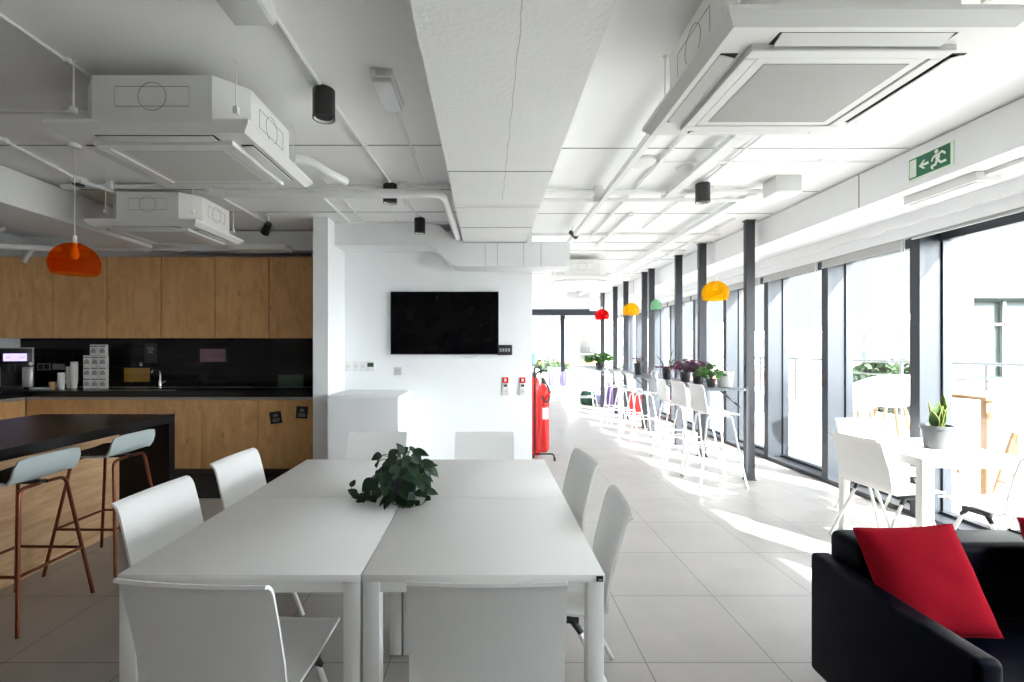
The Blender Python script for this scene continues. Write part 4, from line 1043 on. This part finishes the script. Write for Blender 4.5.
def tall(t, ph):
    bushy('leaf_purple', 40, .13, .05, .05, 9)(t, ph)
    q = MB()
    for (dx, dy, h, lean) in ((.02, 0, .34, .10), (-.03, .02, .22, -.12), (.05, .02, .26, .18)):
        pts = [(dx+lean*(k/6)**2, dy, ph*.85+h*k/6) for k in range(7)]
        rows = [[(p[0], p[1]-w, p[2]), (p[0]+.004, p[1], p[2]), (p[0], p[1]+w, p[2])] for p, w in zip(pts, (.012, .018, .022, .022, .018, .011, .002))]
        q.sheet(rows, .003)
    q.build('blade_leaves', 'leaf_snake', t)
pot_plant('tall bladed plant above purple leaves in a dark pot on the bar', 2.63, 6.92, BZ, .07, .16, 'pot_dark', tall)
t = tag(MB().lathe([(.0001, .003), (.045, 0), (.05, .10), (.047, .10), (.043, .012), (.0001, .008)], n=24).build('glass_jar', 'lgrey_plastic'), 'small pale jar beside the tall bladed plant', 'jar'); t.location = (2.55, 7.2, BZ)
pot_plant('dark plant with pink flowers on the middle bar table', 2.67, 8.35, BZ, .075, .20, 'pot_dark', bushy('leaf_purple', 40, .12, .17, .05, 12, 'leaf_pink'))
pot_plant('broad bright green plant on the farthest bar table under the red pendant', 2.55, 10.75, BZ, .09, .14, 'pot_dark', bushy('leaf_green', 190, .26, .26, .11, 14))

# ------------------------------------------------------------------ window table with chairs and snake plant
tw = table('white table by the windows with the grey potted plant on it', 3.245, 3.50, .74, .76, 'white table at the windows')
del tw['group']
gw = 'white shell chairs at the window table'
dup(ch, (3.01, 3.55, 0), R(-87), 'white shell chair at the window table, seen from behind on the room side', gw)
dup(ch, (3.44, 4.10, 0), R(178), 'white shell chair at the window table, behind the plant', gw)
dup(ch, (3.37, 3.08, 0), R(4), 'white shell chair at the window table, cut by the photo edge above the red cushions', gw)
t = thing('snake_plant', 'small snake plant with yellow edged leaves in a grey pot on the window table', 'plant', (3.29, 3.46, .74))
MB().lathe([(.0001, .003), (.068, 0), (.07, .004), (.088, .145), (.096, .146), (.098, .172), (.09, .172), (.086, .15)], n=36).build('pot', 'pot_grey', t)
MB().lathe([(.0001, .15), (.086, .148)], n=24, cap=False).build('soil', 'soil', t)
rn_ = random.Random(5); q = MB(); e = MB()
for k in range(11):
    a = 2*PI*k/11+rn_.uniform(-.3, .3); r0 = rn_.uniform(.01, .04); h = rn_.uniform(.11, .21); le = rn_.uniform(.02, .075)
    if k == 0: h, le = .25, .02
    tw_ = rn_.uniform(-.8, .8); rows = []; er = []
    for i in range(8):
        f = i/7; c = Vector(((r0+le*f*f)*math.cos(a), (r0+le*f*f)*math.sin(a), .145+h*f)); w = (.013, .020, .026, .029, .027, .021, .013, .0015)[i]
        aa = a+PI/2+tw_*f; s = Vector((math.cos(aa), math.sin(aa), 0)); o_ = Vector((math.cos(a), math.sin(a), 0))*w*.35
        rows.append([c-s*w+o_, c-s*w*.5, c, c+s*w*.5, c+s*w+o_]); er.append((c-s*w+o_, c+s*w+o_))
    q.sheet(rows, .0025)
    e.tube([p[0] for p in er], .0022, 5); e.tube([p[1] for p in er], .0022, 5)
q.build('leaf_blades', 'leaf_snake', t, smooth=60); e.build('leaf_margins', 'leaf_edge', t)

# ------------------------------------------------------------------ sofa and cushions
t = thing('sofa', 'navy blue leather sofa with sloping arm, seen from its side', 'sofa', (1.43, 1.38, 0))
SW, SD = 1.75, .74
# arms: slab with slightly dipping top
def arm(x0, x1):
    q = MB(); prof = [(0, .05), (0, .525), (.0, .525), (.25, .528), (.5, .545), (SD, .56), (SD, .05)]
    bm = bmesh.new(); vs0 = []; vs1 = []
    pr = [(0, .05), (0, .55), (.35, .552), (SD-.02, .57), (SD-.02, .05)]
    a = [bm.verts.new((x0, y, z)) for y, z in pr]; b = [bm.verts.new((x1, y, z)) for y, z in pr]; n = len(pr)
    bm.faces.new(a); bm.faces.new(b[::-1])
    for k in range(n): bm.faces.new((a[k], b[k], b[(k+1) % n], a[(k+1) % n]))
    bmesh.ops.recalc_face_normals(bm, faces=bm.faces[:])
    bmesh.ops.bevel(bm, geom=[e for e in bm.edges], offset=.022, segments=4, affect='EDGES', profile=.5, clamp_overlap=True)
    q.bm(bm); return q
arm(0, .088).build('armrest', 'navy', t, smooth=60)
arm(SW-.095, SW).build('armrest', 'navy', t, smooth=60)
MB().rbox(.095, SW-.095, SD-.19, SD, .05, .665, .035, 4).build('back_frame', 'navy', t, smooth=60)
MB().rbox(.095, SW-.095, .02, SD-.18, .06, .27, .015, 3).build('seat_base', 'navy', t, smooth=60)
hw = (SW-.19)/2
for k in range(2):
    MB().rbox(.097+k*hw, .097+(k+1)*hw-.004, .01, SD-.195, .26, .385, .035, 4).build('seat_cushion', 'navy', t, smooth=60)
MB().tube([(.097+hw, SD-.192, .39), (.097+hw, SD-.192, .62), (.097+hw, SD-.15, .667), (.097+hw, SD-.03, .667)], .005, 6).build('back_seam', 'navy', t)
for x in (.06, SW-.06):
    for y in (.06, SD-.08): MB().cyl((x, y, 0), (x, y, .055), .02, n=12).build('foot', 'black_plastic', t)
def cushion(label, c, w, h, th, rx, ry, rz):
    N = 22; rows_f = []; vs = []; fs = []
    for sgn in (1, -1):
        for i in range(N+1):
            for j in range(N+1):
                u = i/N*2-1; v = j/N*2-1
                k = max(0, (1-u**4)*(1-v**4))**.55
                pin = 1-.045*(1-abs(u)**2)*abs(v)**3; pin2 = 1-.045*(1-abs(v)**2)*abs(u)**3
                wr = .006*noise.noise(Vector((u*2.2+c[0]*5, v*2.2, sgn*1.3)))*k
                vs.append(Vector((u*w/2*pin2, sgn*(th/2*k+wr)+sgn*.002, v*h/2*pin)))
    n = (N+1)**2
    for b in (0, n):
        for i in range(N):
            for j in range(N): fs.append((b+i*(N+1)+j, b+i*(N+1)+j+1, b+(i+1)*(N+1)+j+1, b+(i+1)*(N+1)+j))
    rim = [(0, j) for j in range(N+1)]+[(i, N) for i in range(1, N+1)]+[(N, j) for j in range(N-1, -1, -1)]+[(i, 0) for i in range(N-1, 0, -1)]
    for k in range(len(rim)):
        a = rim[k][0]*(N+1)+rim[k][1]; l = rim[(k+1) % len(rim)]; b = l[0]*(N+1)+l[1]; fs.append((a, b, n+b, n+a))
    t = thing('cushion', label, 'cushion', c, 0, 'red cushions on the sofa')
    t.rotation_euler = (rx, ry, rz)
    MB().add(vs, fs).build('cushion_cover', 'red_fab', t, smooth=70)
    pl = [Vector((((x/N*2-1)*w/2*(1-.045*(1-abs(z/N*2-1)**2)*abs(x/N*2-1)**3)), 0, (z/N*2-1)*h/2*(1-.045*(1-abs(x/N*2-1)**2)*abs(z/N*2-1)**3))) for x, z in rim]
    MB().tube(pl, .0035, 5, True).build('piping', 'red_fab', t)
    return t
cushion('square red cushion leaning in the corner of the navy sofa', (1.682, 1.82, .575), .388, .392, .11, R(-27), R(-3), R(-2))
cushion('red cushion on the navy sofa, cut off by the photo edge', (2.33, 1.82, .585), .42, .42, .12, R(-24), R(3), R(3))

# ------------------------------------------------------------------ far seating
def simple_table(label, x, y, w, d, h):
    t = dup(tb, (x, y, -.02), 0, label); 
    if 'group' in t: del t['group']
    return t
simple_table('white table on the terrace beyond the far end window', 2.6, 16.6, .8, .8, .74)
gf = 'white shell chairs beyond the far end window'
for (x, y, a, lab) in ((2.05, 16.5, -80, 'white shell chair beyond the far window, at the wall side of the terrace table'), (3.2, 16.7, 95, 'white shell chair beyond the far window, at the railing side of the terrace table'), (2.5, 17.3, 180, 'white shell chair beyond the far window, behind the terrace table'), (2.75, 15.9, 5, 'white shell chair beyond the far window, in front of the terrace table')):
    dup(ch, (x, y, -.02), R(a), lab, gf)
def pouf(label, x, y, r, h, mats, z=0):
    t = thing('pouf', label, 'pouf', (x, y, z))
    pr = [(.0001, 0), (r*.7, .0), (r*.93, h*.12), (r, h*.4), (r*.97, h*.7), (r*.75, h*.95), (.0001, h)]
    MB().lathe(pr, n=32).build('pouf_body', mats[0], t, smooth=60)
    q = MB()
    for k in range(10):
        a = 2*PI*k/10; q.tube([((rr+.004)*math.cos(a), (rr+.004)*math.sin(a), z) for rr, z in pr[1:-1]], .008, 5)
    q.build('seam_piping', mats[1], t)
    return t
t = thing('window_bench', 'long low white bench running under the far end window', 'bench', (2.2, 13.85, 0))
MB().rbox(-1.6, 1.6, -.30, .30, .37, .42, .004).build('bench_top', 'pot_white', t)
MB().rbox(-1.58, 1.58, -.27, .30, .0, .37, .004).build('bench_body', 'pot_white', t)
pouf('pale lilac ribbed pouf sitting on the bench before the far end window', 1.94, 13.82, .155, .46, ('lilac_pale', 'lilac'), .42)
pouf('lilac ribbed pouf beside the pale one on the far window bench', 2.27, 13.84, .14, .42, ('lilac', 'lilac_pale'), .42)
pouf('dark green pouf low on the floor beyond the bar stools', 2.72, 12.75, .20, .36, ('dk_green', 'dk_green'))
pouf('lilac pouf beside the dark green pouf', 3.05, 12.95, .17, .44, ('lilac', 'lilac_pale'))
pouf('violet pouf under the farthest bar table', 3.3, 12.2, .22, .62, ('violet', 'violet'))
pouf('red pouf seen between the far bar stool legs', 3.35, 10.6, .2, .55, ('red_seat', 'red_seat'))
t = thing('water_dispenser', 'teal topped drinks dispenser by the far wall edge', 'water dispenser', (1.24, 13.25, 0))
MB().rbox(-.16, .16, -.16, .16, 0, 1.0, .015).build('cabinet_body', 'pot_white', t)
MB().lathe([(.05, 1.0), (.06, 1.03), (.13, 1.08), (.13, 1.34), (.10, 1.38), (.0001, 1.39)], n=24).build('bottle', 'teal', t)
MB().rbox(-.1, .1, -.18, -.16, .72, .86, .005).build('tap_panel', 'grey_plastic', t)

# ------------------------------------------------------------------ outside
o = tag(MB().box(RX, 8.0, -6, 26, -.14, -.02).build('terrace_floor', 'terrace', smooth=0), 'pale paved roof terrace outside the windows', 'terrace'); struct(o)
o = MB().box(-2, RX, EY, 26, -.14, -.02).build('terrace_ground', 'terrace', smooth=0); struct(o, 'pale paved terrace beyond the far window')
M['rail'] = plain('railing_steel', (.16, .165, .17), .4)
t = thing('terrace_railing', 'metal terrace railing with glass infill outside the windows', 'railing', (7.4, 0, -.02))
MB().box(-.06, .06, -5, 25, 0, .30).build('upstand', 'render_white', t, smooth=0)
MB().tube([(0, -5, 1.27), (0, 25, 1.27)], .024, 10).build('top_rail', 'rail', t)
MB().tube([(0, -5, 1.02), (0, 25, 1.02)], .014, 8).build('middle_rail', 'rail', t)
for k in range(21):
    y = -4.6+k*1.45; MB().box(-.012, .012, y-.025, y+.025, .30, 1.26).build('post', 'rail', t, smooth=0)
    if k < 20: MB().box(-.005, .005, y+.06, y+1.39, .36, .97).build('glass_panel', 'rail_glass', t, smooth=0)
t = thing('terrace_railing', 'metal terrace railing outside the far window', 'railing', (0, 24, -.02))
MB().box(-1, 7.3, -.06, .06, 0, .30).build('upstand', 'render_white', t, smooth=0)
MB().tube([(-1, 0, 1.27), (7.3, 0, 1.27)], .024, 10).build('top_rail', 'rail', t)
for k in range(6):
    x = -.9+k*1.6; MB().box(x-.025, x+.025, -.012, .012, .30, 1.26).build('post', 'rail', t, smooth=0)
    if k < 5: MB().box(x+.06, x+1.54, -.005, .005, .36, 1.2).build('glass_panel', 'rail_glass', t, smooth=0)
# terrace bar furniture
def tub_stool(label, x, y, rz, s=1.0):
    t = thing('terrace_stool', label, 'bar stool', (x, y, -.02), rz, 'white tub stools on the terrace')
    rows = []
    for i in range(9):
        f = i/8; row = []
        for k in range(17):
            a = R(-250)+R(320)*k/16
            side = .5+.5*math.cos(a-R(-90)); hh = .13+.29*side**1.2
            r_ = .13+.10*min(1, f*1.6)**.6+.05*f
            row.append((r_*math.cos(a), r_*math.sin(a)*.95, .76+hh*f**1.5))
        rows.append(row)
    MB().sheet(rows, .012).build('tub_shell', 'plastic', t, smooth=60)
    MB().lathe([(.0001, .745), (.14, .75), (.145, .765), (.0001, .775)], n=24).build('seat_base', 'plastic', t)
    L = {}
    for sx in (-1, 1):
        for sy in (-1, 1):
            MB().tube([(sx*.10, sy*.10, .75), (sx*.23, sy*.22, 0)], [.019, .013], 10).build('leg', 'oak', t); L[sx, sy] = (sx*.176, sy*.170, .30)
    MB().tube([L[-1, -1], L[1, -1]], .009, 8).tube([L[-1, 1], L[1, 1]], .009, 8).build('footrest_bar', 'oak', t)
    return t
ts = tub_stool('white tub stool with oak legs on the terrace, first behind the window chair', 4.48, 5.75, R(20))
dup(ts, (5.22, 6.12, -.02), R(-15), 'white tub stool with oak legs on the terrace, beside the wooden bar table')
dup(ts, (4.72, 4.05, -.02), R(70), 'white tub stool with oak legs on the terrace, cut by the photo edge')
dup(ts, (6.15, 5.25, -.02), R(190), 'white tub stool with oak legs on the terrace, beyond the wooden bar table')
t = thing('terrace_bar_table', 'high wooden bar table on the terrace between the white tub stools', 'table', (5.15, 4.72, -.02))
MB().rbox(-.55, .55, -.36, .36, 1.01, 1.045, .004).build('tabletop', 'oak', t)
for sx in (-1, 1):
    for sy in (-1, 1): MB().rbox(sx*.47-.03, sx*.47+.03, sy*.29-.03, sy*.29+.03, 0, 1.01, .004).build('leg', 'oak', t)
MB().rbox(-.45, .45, -.015, .015, .25, .29, .003).build('stretcher', 'oak', t)
# neighbouring wing with recessed opening
t = thing('terrace_wing', 'white rendered building wing with a deep recessed window beyond the terrace', 'building', (8.5, 8.4, -.02))
q = MB(); wx0, wx1, wz0, wz1 = .14, 2.8, .95, 2.42
q.box(0, wx0, 0, 1, 0, 5.5).box(wx1, 7, 0, 1, 0, 5.5).box(wx0, wx1, 0, 1, 0, wz0).box(wx0, wx1, 0, 1, wz1, 5.5)
q.build('wall_body', 'render_white', t, smooth=0)
MB().box(wx0, wx0+.02, .02, .7, wz0, wz1).box(wx0, wx1, .02, .7, wz1-.02, wz1).box(wx0, wx1, .02, .7, wz0, wz0+.02).build('recess_lining', 'recess', t, smooth=0)
fr = MB().box(wx0+.02, wx0+.07, .62, .68, wz0, wz1).box(wx0+1.2, wx0+1.26, .62, .68, wz0, wz1).box(wx0, wx1, .62, .68, wz0+1.0, wz0+1.04).build('window_frame', 'alu', t, smooth=0)
MB().box(wx0+.02, wx1, .70, .71, wz0+.02, wz1-.02).build('window_pane', 'wing_pane', t, smooth=0)
# city: ground and buildings
o = MB().box(8, 400, -200, 400, -14.2, -14).box(-300, 8, 26, 400, -14.2, -14).build('city_ground', 'ground', smooth=0); struct(o, 'streets and yards far below the terrace')
def city(label, x, y, w, d, top, parapet='render_white', cols=5, rows=4, base=-14):
    t = thing('city_building', label, 'building', (x, y, base)); H = top-base
    MB().box(-w/2, w/2, -d/2, d/2, 0, H).build('walls', 'city_wall', t, smooth=0)
    MB().box(-w/2-.2, w/2+.2, -d/2-.2, d/2+.2, H, H+.5).build('roof_parapet', parapet, t, smooth=0)
    q = MB()
    for r in range(rows):
        z = H-2.6-r*3.1
        if z < 1: break
        for c in range(cols):
            yy = -d/2+d*(c+.5)/cols; q.box(-w/2-.05, -w/2+.05, yy-.6, yy+.6, z, z+1.5)
            xx = -w/2+w*(c+.5)/cols; q.box(xx-.6, xx+.6, -d/2-.05, -d/2+.05, z, z+1.5)
    q.build('windows', 'city_win', t, smooth=0)
    rm = MB().box(-w*.2, w*.05, -d*.2, d*.1, H+.5, H+2.4).build('roof_hut', 'render_white', t, smooth=0)
    return t
city('long white apartment block across the valley, behind the terrace stools', 78, 92, 22, 40, 5.6)
city('white apartment block farther off, seen past the second window fin', 52, 100, 26, 22, 4.6)
city('low building with terracotta roof edge below the terrace railing', 22, 48, 12, 22, -1.2, 'terracotta', 4, 3)
city('pale block seen between the black posts', 28, 96, 16, 18, 6.2)
city('white tower block far beyond the green pendant', 44, 150, 20, 24, 10)
city('pale office building far behind the red pendant', 22, 120, 18, 20, 6.5)
city('white terraced block seen through the far end window', 6, 95, 22, 16, 4.5)
city('pale distant block seen through the far end window beside the mullion', 14, 170, 30, 20, 9)
city('low terracotta roofed house seen past the middle bar table', 10, 69, 10, 16, -.6, 'terracotta', 3, 3)
city('broad white block on the skyline behind the wing', 120, 110, 40, 50, 7.5)
def tree(label, x, y, top, r, seed):
    t = thing('tree', label, 'tree', (x, y, -14)); rn2 = random.Random(seed); H = top+14
    MB().tube([(0, 0, 0), (.1, .1, H*.5), (0, 0, H*.8)], [.3, .22, .1], 8).build('trunk', 'bark', t)
    q = MB()
    for k in range(900):
        v = Vector((rn2.gauss(0, 1), rn2.gauss(0, 1), rn2.gauss(0, 1))).normalized()*r*rn2.uniform(.55, 1.0)
        v.z *= .8; c = Vector((0, 0, H-r*.8))+v
        s = rn2.uniform(.18, .4); a = Vector((rn2.uniform(-1, 1), rn2.uniform(-1, 1), rn2.uniform(-1, 1))).normalized()*s; b = a.orthogonal().normalized()*s*.7
        q.add([c-a, c+b, c+a, c-b], [(0, 1, 2, 3)])
    q.build('crown', 'tree', t, smooth=0)
for i, (x, y, tp, r, lab) in enumerate(((27, 32, .9, 2.6, 'green tree crown below the railing behind the terrace stools'), (33.5, 39, .0, 2.6, 'green tree crown beside the first, further along the railing'), (34.5, 31.5, .4, 2.2, 'green tree crown next to the white wing'),
      (12.5, 42, .0, 2.4, 'green tree crown beyond the second window fin'), (6.5, 50, .6, 3.0, 'dark tree crown seen between the black posts'))):
    tree(lab, x, y, tp, r, 30+i)

# ------------------------------------------------------------------ light
sd = bpy.data.lights.new('sun', 'SUN'); so = bpy.data.objects.new('sun', sd); COL.objects.link(so)
sd.energy = 9; sd.angle = R(.6); sd.color = (1.0, .965, .915)
d = Vector((-.44, .664, -.535)); so.rotation_euler = d.to_track_quat('-Z', 'Y').to_euler()
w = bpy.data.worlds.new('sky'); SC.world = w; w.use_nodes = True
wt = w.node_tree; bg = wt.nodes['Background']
# hazy bright sky: even blue-white veil plus an added out-of-view glow, sunward and low, to fill the room
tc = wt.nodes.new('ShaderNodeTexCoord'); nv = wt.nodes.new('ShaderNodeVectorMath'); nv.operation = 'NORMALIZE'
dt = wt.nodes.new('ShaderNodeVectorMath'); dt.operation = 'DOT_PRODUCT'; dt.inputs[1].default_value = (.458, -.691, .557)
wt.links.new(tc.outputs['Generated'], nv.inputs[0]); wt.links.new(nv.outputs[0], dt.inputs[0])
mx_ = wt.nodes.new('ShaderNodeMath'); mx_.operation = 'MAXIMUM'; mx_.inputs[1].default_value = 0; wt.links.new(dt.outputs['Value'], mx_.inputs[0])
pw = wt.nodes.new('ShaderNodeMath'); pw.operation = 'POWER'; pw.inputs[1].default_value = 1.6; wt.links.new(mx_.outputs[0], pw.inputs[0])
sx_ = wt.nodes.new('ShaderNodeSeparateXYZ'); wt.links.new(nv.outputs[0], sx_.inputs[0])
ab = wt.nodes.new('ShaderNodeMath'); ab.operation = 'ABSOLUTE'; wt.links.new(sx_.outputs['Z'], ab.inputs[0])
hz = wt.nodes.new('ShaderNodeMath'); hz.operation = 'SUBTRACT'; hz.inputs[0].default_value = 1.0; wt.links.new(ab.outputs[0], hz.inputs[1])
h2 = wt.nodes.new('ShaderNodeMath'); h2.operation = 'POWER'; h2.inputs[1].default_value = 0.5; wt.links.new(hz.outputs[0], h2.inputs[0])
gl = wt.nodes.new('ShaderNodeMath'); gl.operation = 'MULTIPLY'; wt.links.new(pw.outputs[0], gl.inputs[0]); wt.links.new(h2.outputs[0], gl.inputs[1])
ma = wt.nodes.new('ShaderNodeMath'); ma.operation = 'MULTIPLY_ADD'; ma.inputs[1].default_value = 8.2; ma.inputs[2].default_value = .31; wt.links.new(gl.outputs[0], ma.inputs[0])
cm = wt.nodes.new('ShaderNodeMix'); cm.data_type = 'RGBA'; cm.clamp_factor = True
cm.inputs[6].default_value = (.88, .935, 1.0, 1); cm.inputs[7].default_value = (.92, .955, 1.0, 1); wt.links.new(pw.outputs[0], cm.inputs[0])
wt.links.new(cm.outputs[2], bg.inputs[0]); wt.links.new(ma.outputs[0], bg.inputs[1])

# ------------------------------------------------------------------ camera
cd = bpy.data.cameras.new('camera'); co = bpy.data.objects.new('camera', cd); COL.objects.link(co)
co.location = (0, 0, 1.46); co.rotation_euler = (PI/2, 0, 0)
cd.sensor_width = 36; cd.sensor_fit = 'HORIZONTAL'; cd.lens = 36*473/1024
cd.shift_x = 25/1024; cd.shift_y = 9/1024; cd.clip_start = .05; cd.clip_end = 1500
SC.camera = co
vs = SC.view_settings; vs.view_transform = 'Standard'; vs.look = 'None'; vs.gamma = 1; vs.use_curve_mapping = False
vs.exposure = 2.0
SC.cycles.max_bounces = 12; SC.cycles.diffuse_bounces = 8; SC.cycles.glossy_bounces = 4; SC.cycles.transparent_max_bounces = 16
SC.cycles.use_denoising = True
SC.cycles.sample_clamp_indirect = 8
